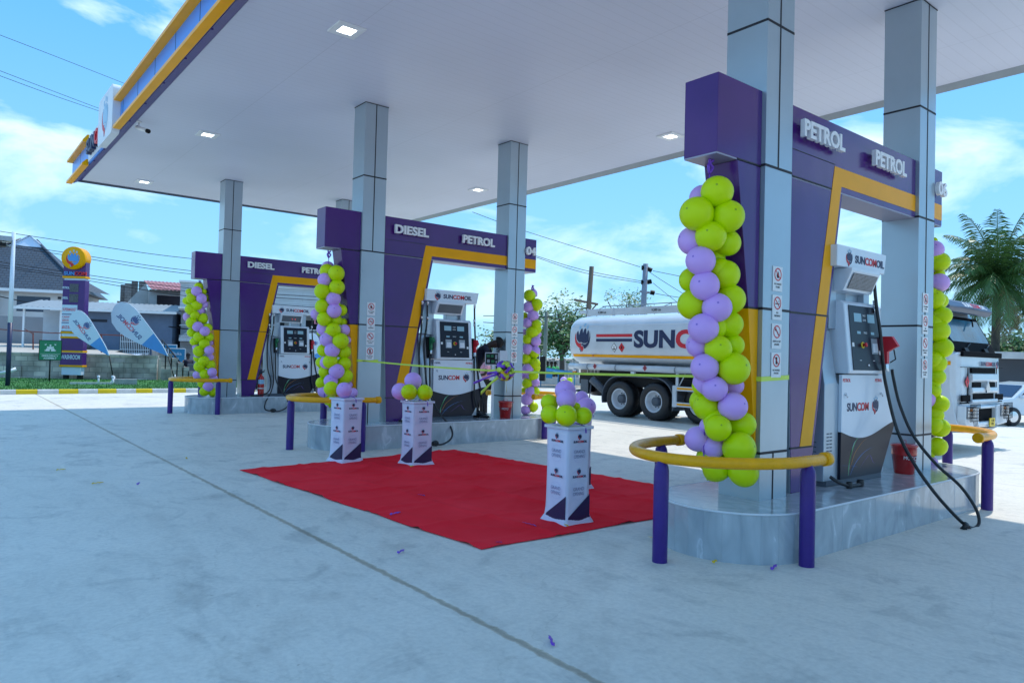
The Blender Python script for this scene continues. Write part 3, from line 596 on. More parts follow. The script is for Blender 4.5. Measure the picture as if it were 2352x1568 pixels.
        nozzle(t, 2.385, 1.68, 'red').location = (2.385-1.87, -.02-YC, 1.70-HI)
        dx = 0
        hose = [([(1.42,-.0,1.55),(1.42,-.02,1.1),(1.42,-.08,.8),(1.52,-.22,.52),(1.60,-.45,.30),(1.52,-.60,.14),(1.30,-.66,.05),(1.12,-.64,.06)], .0165),
                ([(1.12,-.64,.06),(.98,-.60,.10),(1.02,-.50,.26),(1.22,-.30,.50),(1.37,-.06,.80),(1.33,-.02,1.2),(1.28,-.02,1.7),(1.34,.0,2.1),(1.35,.02,2.48)], .0165),
                ([(1.24,.02,2.44),(1.23,.0,2.0),(1.20,.0,1.6),(1.22,-.02,1.1),(1.30,-.06,.75),(1.22,-.12,.50),(1.0,-.10,.41),(.8,-.05,.41)], .0165),
                ([(2.385,-.0,1.53),(2.385,-.02,1.1),(2.40,-.03,.75),(2.50,-.06,.50),(2.7,-.08,.415),(2.62,.1,.41)], .0165),
                ([(2.37,.02,2.48),(2.375,.0,2.1),(2.42,.0,1.6),(2.50,-.0,1.1),(2.60,-.0,.75),(2.66,.02,.5)], .0165)]
        knot = (1.16,-.64,.07)
    for pts, r_ in hose: m = MB(); m.tube(smooth_path(pts, 6), r_, 10); m.build('hose', M['rubber'], t, loc=(lc[0]-(DX if k == 0 else 0), lc[1], lc[2]))
    m = MB(); m.tube([(knot[0]+.055*math.cos(q)*(1+.2*math.sin(3*q)), knot[1]+.02*math.sin(2*q), knot[2]+.032*math.sin(q)) for q in [2*math.pi*i/24 for i in range(24)]], .020, 10, closed=True)
    m.tube([(knot[0]-.05, knot[1], knot[2]-.01), (knot[0]+.05, knot[1]+.01, knot[2]+.015)], .026, 10); m.build('hose_knot', M['rubber'], t, loc=(lc[0]-(DX if k == 0 else 0), lc[1], lc[2]))
    ends = [tuple(on(2008, 630, 'y', .01)-Vector((DX,0,0)))] if k == 0 else [(1.24,.02,2.48),(1.35,.02,2.48),(2.37,.02,2.48)]
    for e in ends:
        m = MB()
        for z0_, z1_, rr in ((0,-.05,.022),(-.05,-.07,.018),(-.27,-.32,.022),(-.33,-.40,.020)): m.tube([(e[0], e[1]-.01, e[2]+z0_),(e[0], e[1]-.015, e[2]+z1_)], rr, 10)
        m.build('hose_coupling', M['chrome'], t, loc=lc)
    if k == 0:
        m = MB(); m.tube(smooth_path([(1.25,-.02,.50),(1.30,-.08,.45),(1.42,-.12,.415),(1.55,-.14,.415),(1.62,-.13,.42)], 5), .0165, 10); m.lathe([(.03,-.03),(.035,0),(.03,.03)], 12, c=(1.62,-.13,.425)); m.lathe([(.026,-.03),(.03,0),(.026,.03)], 12, c=(1.42,-.12,.42)); m.build('hose', M['rubber'], t, loc=lc)
    return t
for k, S in enumerate(SY): dispenser(S, k)

# ---------------- buckets, extinguisher ----------------
def bucket(x, y, label):
    t = thing('sand_bucket', label, 'bucket', (x, y, HI), group='red sand buckets by the pumps')
    m = MB(); m.lathe([(.0,.0),(.096,.0),(.10,.008),(.122,.20),(.126,.20),(.126,.21),(.128,.285),(.134,.29),(.134,.30)], 28); m.build('body', M['redgloss'], t)
    m = MB(); m.lathe([(.139,.298),(.139,.31),(.13,.318),(.0,.325)], 28); m.build('lid', M['redgloss'], t)
    m = MB(); m.tube(smooth_path([(-.04,0,.322),(-.04,0,.352),(.04,0,.352),(.04,0,.322)], 4), .004, 6); m.tube(smooth_path([(.13,0,.26),(.19,0,.275),(.20,0,.30),(.14,0,.30)], 4), .004, 6); m.build('handle', M['redpaint'], t)
    m = MB(); m.M = frame((-.10,-.058,.16), (.5,-.86,0), (0,0,1)); m.text('MOTO', .04, -.02, 0, .006, .001, 0, .0, sx=.8); m.M = Matrix(); m.build('lettering', M['white'], t)
bucket(2.84, .02+.0, 'red lidded bucket standing right of the nearest pump, half hidden by hoses')
bucket(2.98, SY[1]-.16, 'red lidded bucket with lettering in front of a column on the middle island')
bucket(2.62, SY[2]-.02, 'red lidded bucket by the farthest pump, glimpsed behind balloons')
t = thing('fire_extinguisher', 'red fire extinguisher standing left of the farthest pump', 'extinguisher', (1.06, SY[2]+.08, HI))
m = MB(); m.lathe([(0,0),(.07,0),(.075,.01),(.078,.05),(.078,.42),(.07,.47),(.045,.50),(.025,.52),(.025,.55)], 22); m.build('cylinder', M['redgloss'], t)
m = MB(); m.lathe([(.079,.30),(.079,.41)], 22); m.build('label_band', M['lightblue'], t)
m = MB(); m.lathe([(.0793,.18),(.0793,.20)], 22, 0); m.build('white_band', M['white'], t)
m = MB(); m.tube([(0,0,.55),(0,0,.58),(.06,-.05,.61)], .012, 8); m.tube([(0,0,.57),(.09,0,.65)], .009, 6); m.tube(smooth_path([(-.02,0,.56),(-.09,-.02,.5),(-.10,-.02,.3)], 5), .01, 8); m.build('valve', M['black'], t)
# ---------------- red carpet ----------------
def carpet():
    c0, c1, c2, c3 = Vector((-2.32,5.95,0)), Vector((-1.98,1.22,0)), Vector((1.50,1.22,0)), Vector((1.21,6.28,0))
    c2 = Vector((1.72,1.17,0)); nx, ny = 150, 190; vs = []; rnd = random.Random(3)
    def h(u, v):
        z = .006+.0035*(math.sin(u*9+v*3)+math.sin(v*13-u*5))*.5
        z += .009*max(0, math.sin(u*31+v*17+2*math.sin(v*9)))**6+.008*max(0, math.sin(v*43-u*11+2*math.sin(u*7)))**8
        for l in (.22,.47,.73,.9): z += .013*math.exp(-((u-l-.01*math.sin(v*14))/.011)**2)
        for l in (.18,.36,.55,.74,.9): z += .012*math.exp(-((v-l-.01*math.sin(u*12))/.009)**2)
        return max(z, .005)
    for j in range(ny+1):
        for i in range(nx+1):
            u, v = i/nx, j/ny; p = (c1*(1-u)+c2*u)*(1-v)+(c0*(1-u)+c3*u)*v
            e = .012*math.sin(v*23)*(1 if i in (0, nx) else 0)
            vs.append((p.x+e, p.y+(.01*math.sin(u*19) if j in (0, ny) else 0), h(u, v)))
    m = MB(); m.add(vs, [(j*(nx+1)+i, j*(nx+1)+i+1, (j+1)*(nx+1)+i+1, (j+1)*(nx+1)+i) for j in range(ny) for i in range(nx)], 0, True)
    o = m.build('carpet', M['carpet']); tag(o, 'wide red carpet with fold creases laid on the concrete between the islands', 'carpet')
    s = o.modifiers.new('thick', 'SOLIDIFY'); s.thickness = .004; s.offset = 1
carpet()

# ---------------- balloons ----------------
def balloon_mesh(name, m_):
    m = MB(); prof = []
    for i in range(19):
        t = math.pi*i/18; r = math.sin(t); z = math.cos(t)
        if z < 0: r *= 1-.16*z*z; z *= 1.14
        prof.append((r, z))
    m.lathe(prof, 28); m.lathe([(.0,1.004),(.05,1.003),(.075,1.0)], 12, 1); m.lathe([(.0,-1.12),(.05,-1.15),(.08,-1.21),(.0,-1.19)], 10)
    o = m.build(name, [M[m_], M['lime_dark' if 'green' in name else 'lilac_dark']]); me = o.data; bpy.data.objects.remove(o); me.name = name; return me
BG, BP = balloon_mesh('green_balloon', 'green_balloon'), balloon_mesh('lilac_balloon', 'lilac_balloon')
def balloon(parent, c, r, kind, toward=None, rnd=random):
    o = bpy.data.objects.new('balloon', BG if kind == 'G' else BP); C.objects.link(o); o.parent = parent
    o.location = c-Vector(parent.location)
    # knot points inwards to the stem, a little random turn
    d = (toward-c) if toward is not None else Vector((0,0,-1))
    if d.length < 1e-3: d = Vector((0,0,-1))
    q = (-d).to_track_quat('Z', 'Y'); o.rotation_euler = q.to_euler(); k = r*(1+rnd.uniform(-.05,.04)); o.scale = (k, k*rnd.uniform(.96,1.02), k*rnd.uniform(.94,1.04))
    o['label'] = 'lime green balloon' if kind == 'G' else 'lilac balloon'
    return o
def balloon_column(label, group, base, fx, fy, sc, d0, data, stem_top, extra=()):
    t = thing('balloon_column', label, 'balloon column', base, group=group); rnd = random.Random(len(data))
    ax = Vector(base)
    for e in data:
        k, x, y, r = e[0], e[1], e[2], e[3]; L_ = e[4] if len(e) > 4 else 0
        vx, vy, rv = fx+x*sc, fy+y*sc, r*sc
        d = d0+(-.06, .07, .15)[L_]; c = at(vx, vy, d); rw = rv*d/FPX
        balloon(t, c, rw*1.10, k, Vector((ax.x+.12, ax.y, c.z-.05)), rnd)
    z = stem_top[0]+.05; i = 0
    while z < stem_top[1]-.22:
        q = 2.4*i; balloon(t, Vector((ax.x+.07+.05*math.cos(q), ax.y+.09*math.sin(q)+.03, z)), .105, 'GPGGP'[i % 5], Vector((ax.x+.1, ax.y, z-.1)), rnd); z += .155; i += 1
    m = MB(); m.tube([(0,0,stem_top[0]-base[2]), (0.02,0,(stem_top[0]+stem_top[1])/2-base[2]), (0,0,stem_top[1]-base[2])], .006, 6); m.build('string', M['ribbon_purple'], t)
    m = MB(); z = stem_top[1]-base[2]
    for s in (-1, 1): m.tube(smooth_path([(0,0,z-.08),(s*.03,-.01,z-.03),(s*.005,0,z),(s*.025,-.02,z+.03)], 4), .012, 6)
    m.build('tie_ribbon', M['ribbon_purple'], t)
    return t
G, P_ = 'G', 'P'
nl = [(G,428,230,114),(G,325,290,62,2),(G,268,402,122),(G,515,423,120),(G,378,578,113),(P_,235,615,102,1),(G,512,630,94,1),(P_,298,770,108),(G,410,750,72,2),(G,486,882,110,1),(G,222,920,92,2),(P_,331,965,104),(G,532,1072,110,1),(G,235,1113,110,1),(P_,427,1137,103),(P_,320,1300,107),(G,525,1270,96,1),(P_,285,1440,85,1),(G,437,1460,102),(G,560,1430,82,1)]
cv = lambda x, y, r: (((1435.5+.4945*x)-1521.7)/.2930, ((574.2+.4945*y)-373.2)/.2930, r*.4945/.2930)
nl += [(k, *cv(x, y, r), l) for k, x, y, r, l in [(P_,370,545,59,0),(G,505,550,68,0),(P_,417,643,55,0),(G,357,632,42,1),(G,489,645,20,2),(P_,510,630,38,2),(P_,502,725,64,0),(G,378,727,59,1),(G,545,810,57,1),(G,432,825,59,0),(P_,382,815,32,1),(P_,408,912,52,1),(G,533,920,68,0),(G,425,1010,58,1),(G,553,1030,66,0),(G,490,960,50,2),(P_,470,780,40,2)]]
balloon_column('big lime and lilac balloon column at the camera end of the nearest island', 'lime and lilac balloon columns', (-.50, .2, HI), 1521.7, 373.2, .2930, 5.86, nl, (.7, 3.18))
ml = [(G,285,455,36,1),(G,335,468,39),(P_,270,503,36),(G,337,543,38),(G,260,566,41),(P_,319,607,35),(G,258,648,36),(P_,322,671,37),(G,362,668,30,1),(P_,224,690,27,1),(G,268,715,37),(G,330,722,31,1),(G,372,733,20,2),(P_,266,769,34,1),(G,318,776,38),(P_,380,776,28,1),(G,245,792,16,2),(P_,282,828,37),(G,358,836,39),(P_,398,832,20,2),(G,265,888,32,1),(P_,312,886,39),(G,376,896,36,1),(G,253,953,28,1),(G,301,948,38),(G,376,961,36,1),(G,270,1003,32,1),(P_,336,1001,38),(G,385,1028,36,1),(P_,304,1054,36),(G,252,1064,28,1),(G,358,1078,27,1),(P_,425,1117,24,1),(P_,277,1117,20,1),(P_,292,1180,16,1),(P_,405,1075,18,2)]
balloon_column('lime and lilac balloon column on the middle island, rising above the first plinth', 'lime and lilac balloon columns', (-.48, 7.56, HI), 631.6, 430.7, .4212, 11.62, ml, (.7, 3.15))
ll = [(G,302,412,35,1),(P_,285,450,39),(G,347,453,22,1),(G,225,455,28,1),(G,243,507,41),(P_,327,510,38),(G,205,530,32,1),(G,287,567,39),(P_,350,560,28,1),(G,237,600,42),(P_,315,610,36,1),(G,271,649,35),(P_,208,662,32,1),(G,335,680,40,1),(G,243,712,43),(P_,295,744,40),(G,375,755,36,1),(P_,353,783,36),(G,245,795,36,1),(G,303,830,39),(G,388,832,36,1),(G,268,870,34,1),(G,350,887,40),(P_,403,880,22,2),(P_,280,920,27,1),(G,305,950,42),(P_,390,943,36),(G,295,1005,34,1),(P_,393,1000,32,1),(G,347,1030,41),(G,400,1065,38,1),(G,308,1078,43),(P_,415,1125,34),(P_,302,1147,28,1),(G,355,1142,40),(P_,428,1180,32,1),(G,330,1222,30,1),(P_,382,1246,39),(G,350,1287,36),(G,420,1290,36,1)]
balloon_column('lime and lilac balloon column on the farthest island, leftmost of all', 'lime and lilac balloon columns', (-.46, 14.86, HI), 373.2, 545.5, .27458, 17.29, ll, (.7, 3.15))
nr = [(P_,225,330,58),(G,225,268,20,1),(G,263,408,57),(P_,222,445,30,1),(G,255,492,36,1),(P_,262,545,59),(G,225,655,58),(G,262,665,48,1),(G,275,765,57),(G,252,865,66),(G,280,865,46,1),(G,280,975,61),(G,240,1080,60),(G,245,1165,51),(G,215,1258,46),(G,262,1345,52),(G,230,1420,52),(G,265,1503,56),(G,246,1626,58),(G,262,1622,46,1),(P_,212,1730,34)]
balloon_column('mostly lime balloon column behind the far column of the nearest island, by the truck cab', 'lime and lilac balloon columns', (3.86, .2, HI), 2067.2, 459.4, .3478, 8.70, nr, (.5, 3.15))
mr = [(P_,588,362,36,1),(G,560,380,46),(G,622,455,46),(P_,550,478,42),(P_,590,549,46),(G,518,550,27,1),(P_,540,610,38),(G,618,621,41),(P_,515,685,25,1),(G,582,687,46),(P_,632,705,28,1),(G,540,744,38),(P_,613,762,43),(P_,545,828,43),(P_,606,845,42),(G,530,912,40),(G,580,900,27,1),(G,603,950,43),(P_,547,995,46),(P_,508,1055,25,1),(G,590,1048,42),(G,542,1115,42),(P_,608,1107,36),(G,510,1170,20,1),(P_,575,1185,46),(P_,535,1248,45),(G,568,1265,26,1),(P_,523,1338,36),(P_,540,1337,32,1),(G,600,520,26,2)]
balloon_column('lime and lilac balloon column behind the bucket column at the far end of the middle island', 'lime and lilac balloon columns', (3.88, 7.56, HI), 1062.3, 574.2, .27458, 14.42, mr, (.5, 2.95))

# ---------------- fabric plinths and their balloon clusters ----------------
def plinth(x, y, rz, wx, wy, h, label):
    t = thing('plinth', label, 'plinth', (x, y, .006), rz, group='white printed grand opening plinths')
    m = MB(); nz = 14; n = 8; rings = []
    vs = []
    for j in range(nz+1):
        z = h*j/nz; f = 1+.0*(1-z/h); fl = .035*math.exp(-z/.035)
        rc = []
        for (sx, sy) in ((-1,-1),(1,-1),(1,1),(-1,1)): rc.append((sx*(wx/2*f-.006*math.sin(math.pi*z/h))+sx*fl, sy*(wy/2*f-.006*math.sin(math.pi*z/h))+sy*fl))
        for i in range(4):
            a, b_ = rc[i], rc[(i+1) % 4]
            for q in range(n):
                u = q/n; px, py = a[0]*(1-u)+b_[0]*u, a[1]*(1-u)+b_[1]*u
                # the cloth hugs the frame between the flared corners, ripples slightly
                k = 1-(.10*math.exp(-z/.035))*math.sin(math.pi*u)+.004*math.sin(7*u+z*9+i)*math.sin(math.pi*u)
                vs.append((px*k, py*k, z))
    N_ = 4*n; m.add(vs, [(j*N_+i, j*N_+(i+1) % N_, (j+1)*N_+(i+1) % N_, (j+1)*N_+i) for j in range(nz) for i in range(N_)], 0, True)
    m.add([vs[nz*N_+i] for i in range(N_)], [tuple(range(N_))], 0); m.build('cover', M['fabric'], t)
    m = MB(); m.box(-wx/2-.02, wx/2+.02, -wy/2-.02, wy/2+.02, h-.006, h+.022); m.build('top_board', M['fabric'], t, .004)
    e = .003
    for fr, wd in ((frame((-wx/2, -wy/2-.004, 0), (1,0,0), (0,0,1)), wx), (frame((-wx/2-.004, wy/2, 0), (0,-1,0), (0,0,1)), wy)):
        m = MB(); m.M = fr
        m.prism([(-.012,.012),(wd+.012,.012),(wd-.004,.075),(wd-.004,.265),(.03,.075)], .0, .0045, 'z', 0); m.M = Matrix(); m.build('navy_corner', M['fabric_navy'], t)
        m = MB(); m.M = fr
        for yy in (h-.085, h*.56-.02):
            logo(m, wd*.5, yy+.012, .062); w_ = .16; wordmark(m, wd*.5-.075, yy-.045, .020, True, 0, 0, 1, .0012, .04, sx=1.05)
        m.M = Matrix(); m.build('emblem', LM, t)
        m = MB(); m.M = fr
        for yy in (h-.235, h*.40-.05):
            m.text('GRAND', .033, wd*.5, yy+.006, .0009, .0006, 0, 0, 'c', sx=.85); m.text('OPENING', .033, wd*.5, yy-.038, .0009, .0006, 0, 0, 'c', sx=.68)
            nn = 26; vs2 = [(wd*.5+r_*math.cos(2*math.pi*i/nn), yy+r_*math.sin(2*math.pi*i/nn), .0003) for i in range(nn) for r_ in (.074+.005*(i % 2), .078+.005*(i % 2))]
            m.add(vs2, [(2*i, 2*i+1, (2*i+3) % (2*nn), (2*i+2) % (2*nn)) for i in range(nn)], 1)
        m.M = Matrix(); m.build('lettering', [M['faint'], M['fainter']], t)
    return t
plinth(-.83, 6.03, R(10), .31, .31, .875, 'printed white fabric plinth at the left, nearest the middle island')
plinth(-.115, 5.285, R(2), .315, .30, .865, 'printed white fabric plinth standing second along the carpet, before the pump')
plinth(-.705, 1.585, R(-2), .29, .30, .885, 'printed white fabric plinth closest to the camera, on the carpet corner')
plinth(.53, 2.79, R(4), .29, .29, .855, 'fabric plinth almost hidden behind the nearest printed plinth and its balloons')
def cluster(label, base, fx, fy, sc, d0, data):
    t = thing('balloon_cluster', label, 'balloon cluster', base, group='balloon clusters on the plinths'); rnd = random.Random(5)
    for e in data:
        k, x, y, r, L_ = e; d = d0+L_; c = at(fx+x*sc, fy+y*sc, d); balloon(t, c, r*sc*d/FPX, k, Vector(base)+Vector((0,0,.02)), rnd)
    m = MB(); m.tube(smooth_path([(0,0,.0),(.03,-.06,.02),(.05,-.16,.0),(.06,-.17,-.06)], 4), .006, 6); m.build('tie_ribbon', M['ribbon_purple'], t)
cluster('lime balloon and lilac balloon on the first plinth from the left', (-.83, 6.03, .90), 631.6, 430.7, .4212, 10.2, [(G,307,1096,40,-.05),(P_,377,1104,41,-.12)])
cluster('two lilac and two lime balloons on the second plinth from the left', (-.115, 5.285, .89), 861.3, 459.4, .3845, 10.0, [(P_,227,1080,51,.10),(P_,150,1142,48,.02),(G,204,1146,50,-.08),(G,298,1149,47,-.02)])
cluster('large lime and lilac balloon cluster on the plinth closest to the camera', (-.705, 1.585, .91), 1217.3, 717.8, .16484, 6.75, [(G,268,1253,118,.12),(P_,493,1090,142,.14),(P_,505,1205,146,-.02),(G,272,1415,128,-.04),(G,505,1432,155,-.12),(G,745,1435,126,-.02),(G,645,1310,60,.08)])
cluster('two lilac balloons at the back, on the hidden plinth', (.53, 2.79, .88), 1217.3, 717.8, .16484, 8.35, [(P_,718,1190,98,.15),(P_,785,1315,130,-.02)])
cluster('small far lilac and lime balloons above the big cluster, near the green vests', (7.6, 20.6, .9), 1217.3, 717.8, .16484, 26.9, [(P_,470,935,42,0),(G,470,972,40,-.1),(G,556,940,40,0)])
plinth(7.6, 20.6, .2, .3, .3, .88, 'fabric plinth far behind the other plinths, near the green vests')

# ---------------- ribbon and rosette ----------------
t = thing('ceremony_ribbon', 'lime green ribbon stretched between the two front columns for cutting', 'ribbon', (0, 3.9, 1.4))
m = MB(); a, b_ = Vector((.05, 7.30, 1.415)), Vector((-.035, .30, 1.42)); n = 40; vs = []
for i in range(n+1):
    u = i/n; p = a.lerp(b_, u); sag = -.05*math.sin(math.pi*u)**1; w_ = .012; tw = 2.0*math.sin(u*2.2)
    p = p+Vector((-.06*math.sin(math.pi*min(1, u*1)), 0, sag)); vs += [p+Vector((-w_*math.sin(tw)*.3, 0, -w_)), p+Vector((w_*math.sin(tw)*.3, 0, w_))]
m.add([v-Vector((0,3.9,1.4)) for v in vs], [(2*i, 2*i+2, 2*i+3, 2*i+1) for i in range(n)], 0, True); o = m.build('band', M['ribbon_green'], t); s = o.modifiers.new('t', 'SOLIDIFY'); s.thickness = .0015
m = MB(); e = .006
m.add([Vector(v)-Vector((0,3.9,1.4)) for v in [(-.05,-.0+.36,1.395),(-.05,.36,1.43),(-.006,-.004,1.392),(-.006,-.004,1.432),(.424,-.006,1.408),(.424,-.006,1.448)]], [(0,2,3,1),(2,4,5,3)], 0)
o = m.build('column_wrap', M['ribbon_green'], t); s = o.modifiers.new('t', 'SOLIDIFY'); s.thickness = .002; s.offset = 0
m = MB(); m.add([Vector(v)-Vector((0,3.9,1.4)) for v in [(-.01,7.50,1.40),(-.01,7.50,1.43),(-.01,7.352,1.395),(-.01,7.352,1.435),(.20,7.352,1.40),(.20,7.352,1.42),(.36,7.352,1.395),(.36,7.352,1.44)]], [(0,2,3,1),(2,4,5,3),(4,6,7,5)], 0)
o = m.build('column_wrap', M['ribbon_green'], t); s = o.modifiers.new('t', 'SOLIDIFY'); s.thickness = .002; s.offset = 0
rp = on(1160, 851, 'x', -.07); t = thing('ribbon_rosette', 'purple and lime ribbon rosette with tails hanging on the cutting ribbon', 'rosette', rp)
rnd = random.Random(11)
for col, nm in (('ribbon_purple', 'purple_loops'), ('ribbon_green', 'lime_loops'), ('plate', 'gold_loops')):
    m = MB(); cnt = {'ribbon_purple': 46, 'ribbon_green': 34, 'plate': 14}[col]
    for i in range(cnt):
        d = Vector((rnd.gauss(0,1), rnd.gauss(0,1), rnd.gauss(0,1)))
        if col == 'ribbon_green': d.z += .5
        if col == 'plate': d.z -= 1.2
        d.normalize(); s = d.orthogonal().normalized(); q = Matrix.Rotation(rnd.uniform(0, 6.28), 3, d); s = q@s; up = d.cross(s)
        r0 = .125*rnd.uniform(.75,1.05); L_ = [d*.02, d*(r0*.6)+s*.045, d*r0*.95+s*.038, d*r0-s*.0, d*(r0*.95)-s*.038, d*(r0*.6)-s*.045, d*.02]; L_ = smooth_path(L_, 3)
        vs = []
        for p in L_: vs += [p-up*.017, p+up*.017]
        m.add(vs, [(2*j, 2*j+2, 2*j+3, 2*j+1) for j in range(len(L_)-1)], 0, True)
    m.build(nm, M[col], t)
Rv = RT.copy(); Rv.z = 0; Rv.normalize()
def tail(d0, L_, w_, col, drop):
    m = MB(); n = 12; vs = []
    for i in range(n+1): u = i/n; p = d0*(.05+u*L_)+Vector((0,0,-drop*u*u*.5))+Rv.cross(Vector((0,0,1)))*.02*math.sin(u*7); vs += [p+Vector((0,0,-w_*(1+.3*math.sin(u*9)))), p+Vector((0,0,w_))]
    m.add(vs, [(2*j, 2*j+2, 2*j+3, 2*j+1) for j in range(n)], 0, True); o = m.build('tail', M[col], t); o.modifiers.new('t', 'SOLIDIFY').thickness = .0015
tail((-Rv*.8+Vector((0,0,-.75))).normalized(), .34, .020, 'ribbon_green', .02); tail((-Rv*1+Vector((0,0,-.42))).normalized(), .36, .013, 'ribbon_purple', .0); tail((-Rv*1+Vector((0,0,-.2))).normalized(), .17, .016, 'ribbon_purple', .0); tail((Rv*.1+Vector((0,0,-1))).normalized(), .2, .015, 'plate', .0)

# ---------------- bits of ribbon on the ground ----------------
def scrap(vx, vy, ln, col, label, z=.004):
    p = on(vx, vy, 'z', z); t = MB(); a = random.uniform(0, 3.1); n = 7; vs = []
    for i in range(n):
        u = i/(n-1)-.5; q = Vector((math.cos(a)*u*ln, math.sin(a)*u*ln, .006+.010*abs(math.sin(i*1.7)))); w_ = .009*(1+.5*math.sin(i*2)); s = Vector((-math.sin(a), math.cos(a), .3))
        q += Vector((0,0,.004)); vs += [q-s*w_, q+s*w_]
    t.add(vs, [(2*j, 2*j+2, 2*j+3, 2*j+1) for j in range(n-1)], 0, True); o = t.build('ribbon_scrap', M[col], loc=p); o.modifiers.new('t', 'SOLIDIFY').thickness = .002
    tag(o, label, 'ribbon scrap', 'ribbon scraps scattered on the ground')
for a in [(1266,1475,.12,'ribbon_purple','crumpled purple ribbon scrap on the bare concrete nearest the camera'), (921,1269,.09,'ribbon_purple','purple ribbon scrap on the concrete just before the carpet corner'),
          (968,1139,.09,'ribbon_purple','purple ribbon scrap in the middle of the red carpet'), (908,1181,.13,'ribbon_purple','long purple ribbon scrap near the carpet front edge',.012),
          (1216,1206,.17,'ribbon_purple','long purple ribbon scrap on the carpet left of the nearest plinth',.012), (318,1112,.10,'ribbon_purple','purple ribbon scrap on the concrete left of the groove'),
          (224,1111,.12,'plate','yellow ribbon scrap left of the long groove'), (1498,1238,.08,'plate','yellow ribbon scrap beside the left post of the nearest rail'), (140,1080,.10,'plate','small yellow scrap far left on the concrete'),
          (428,1053,.10,'plate','yellow scrap on the concrete left of the carpet'), (1642,1292,.07,'plate','yellow ribbon scrap at the foot of the nearest island'), (1778,1305,.14,'ribbon_purple','thin purple scrap in front of the nearest island'),
          (1300,1208,.06,'plate','yellow scrap under the nearest plinth corner',.012), (1146,1248,.05,'ribbon_purple','tiny purple scrap by the carpet corner'), (946,1072,.07,'plate','yellow scrap at the foot of the second plinth',.012)]: scrap(*a)
# ---------------- tanker truck ----------------
T0 = Vector((8.90, 1.6, 0)); TW = 2.25
t = thing('tanker_truck', 'white fuel tanker truck with red and navy lettering parked beyond the islands', 'truck', (10.0, 6.5, 0)); lc = (-10.0, -6.5, 0)
def ss(x, z0, z1, w_, n=5.0, k=40):
    """superellipse section"""
    p = []; cz = (z0+z1)/2; hz = (z1-z0)/2
    for i in range(k):
        a = 2*math.pi*i/k; c, s = math.cos(a), math.sin(a)
        p.append((x+w_*math.copysign(abs(c)**(2/n), c), cz+hz*math.copysign(abs(s)**(2/n), s)))
    return p
X0 = 8.93+1.12
m = MB(); secs = [(11.84,.86),(11.81,.95),(11.72,.985),(11.55,1.0),(4.55,1.0),(4.40,.985),(4.32,.95)]
vs = []; K = 48
for y, f in secs:
    for (x, z) in ss(X0, 2.07-.72*f, 2.07+.72*f, 1.12*f, 3.4, K): vs.append((x, y, z))
m.add(vs, [(j*K+i, j*K+(i+1) % K, (j+1)*K+(i+1) % K, (j+1)*K+i) for j in range(len(secs)-1) for i in range(K)], 0, True)
m.add(vs[:K], [tuple(range(K))], 0); m.add(vs[-K:], [tuple(range(K))[::-1]], 0); m.build('tank', M['truckwhite'], t, loc=lc)
def tx(z):   # outside of the tank at height z
    s = min(.999, abs((z-2.07)/.72)); return X0-1.12*(1-s**3.4)**(1/3.4)
def decal(mb0, name, mats):
    """press flat y-z decals onto the tank side"""
    for i, v in enumerate(mb0.v): mb0.v[i] = Vector((tx(v.z)+(v.x-8.93), v.y, v.z))
    return mb0.build(name, mats, t, loc=lc)
def cut(m_, n=6): return m_
m = MB(); m.M = FX(8.926, 11.24, 2.13); logo(m, 0, 0, .83, 0, 0, 1, 2, .003); decal(m, 'emblem', LM)
m = MB(); m.M = FX(8.926, 9.32, 1.885); wordmark(m, 0, 0, .43, True, 0, 0, 1, .003, .045, sx=1.18); decal(m, 'lettering', LM)
m = MB(); m.M = FX(8.926, 0, 0); m.box(-10.70,-9.38,2.145,2.225,0,.003,1); m.box(-10.70,-9.38,2.02,2.10,0,.003,0); decal(m, 'stripes', LM)
m = MB(); m.M = FX(8.924, 0, 0); m.box(-11.66,-4.6,1.59,1.665,0,.004,0); decal(m, 'yellow_stripe', [M['yellow']])
m = MB()
for y in (10.8, 7.35, 5.0): m.lathe([(.0,-.012),(.032,-.012),(.036,0)], 12, c=(8.92, y, 1.63), ax='x')
m.build('reflector', M['orange'], t, loc=lc)
m = MB(); m.M = FX(8.926, 10.02, 1.86); m.prism([(-.11,0),(0,-.13),(.11,0),(0,.13)], 0, .003, 'z', 0); m.prism([(-.095,0),(0,-.112),(.095,0),(0,.112)], .003, .004, 'z', 1); m.box(-.05,.05,-.055,-.035,.004,.005,0); m.box(-.01,.01,-.04,.04,.004,.005,0); decal(m, 'hazard_diamond', [M['black'], M['white']])
def diamond(mb, s, mi=0): mb.prism([(-s*.85,0),(0,-s),(s*.85,0),(0,s)], 0, .003, 'z', mi); mb.prism([(-s*.22,-.1*s),(0,-s*.3),(s*.22,-.1*s),(.05*s,.45*s),(-.05*s,.1*s)], .003, .004, 'z', 1)
m = MB(); m.M = FX(8.926, 9.75, 1.86); diamond(m, .13); decal(m, 'hazard_diamond', [M['red'], M['black']])
m = MB(); m.tube([(tx(2.47)-.002, 11.62, 2.47), (tx(2.47)-.002, 4.5, 2.47)], .006, 6); m.build('weld_seam', M['offwhite'], t, loc=lc)
for i, (ya, yb) in enumerate(((11.78,11.02),(11.0,9.95),(9.93,7.95),(7.93,6.1),(6.08,4.4))):
    m = MB(); m.tube([(8.99, ya, 1.315),(8.99, yb+.0, 1.315)], .088, 18); m.tube([(8.99, yb+.015, 1.315),(8.99, yb-.01, 1.315)], .094, 18, 1); m.build('side_tube', [M['truckwhite'], M['grey']], t, loc=lc)
m = MB()
for y in (11.05-.35, 8.9): m.M = FX(8.90, y, 1.335); diamond(m, .085)
m.M = Matrix(); m.build('tube_diamond', [M['redpaint'], M['black']], t, loc=lc)
m = MB(); m.box(8.96, 8.975, 4.4, 11.1, 2.74, 2.93); 
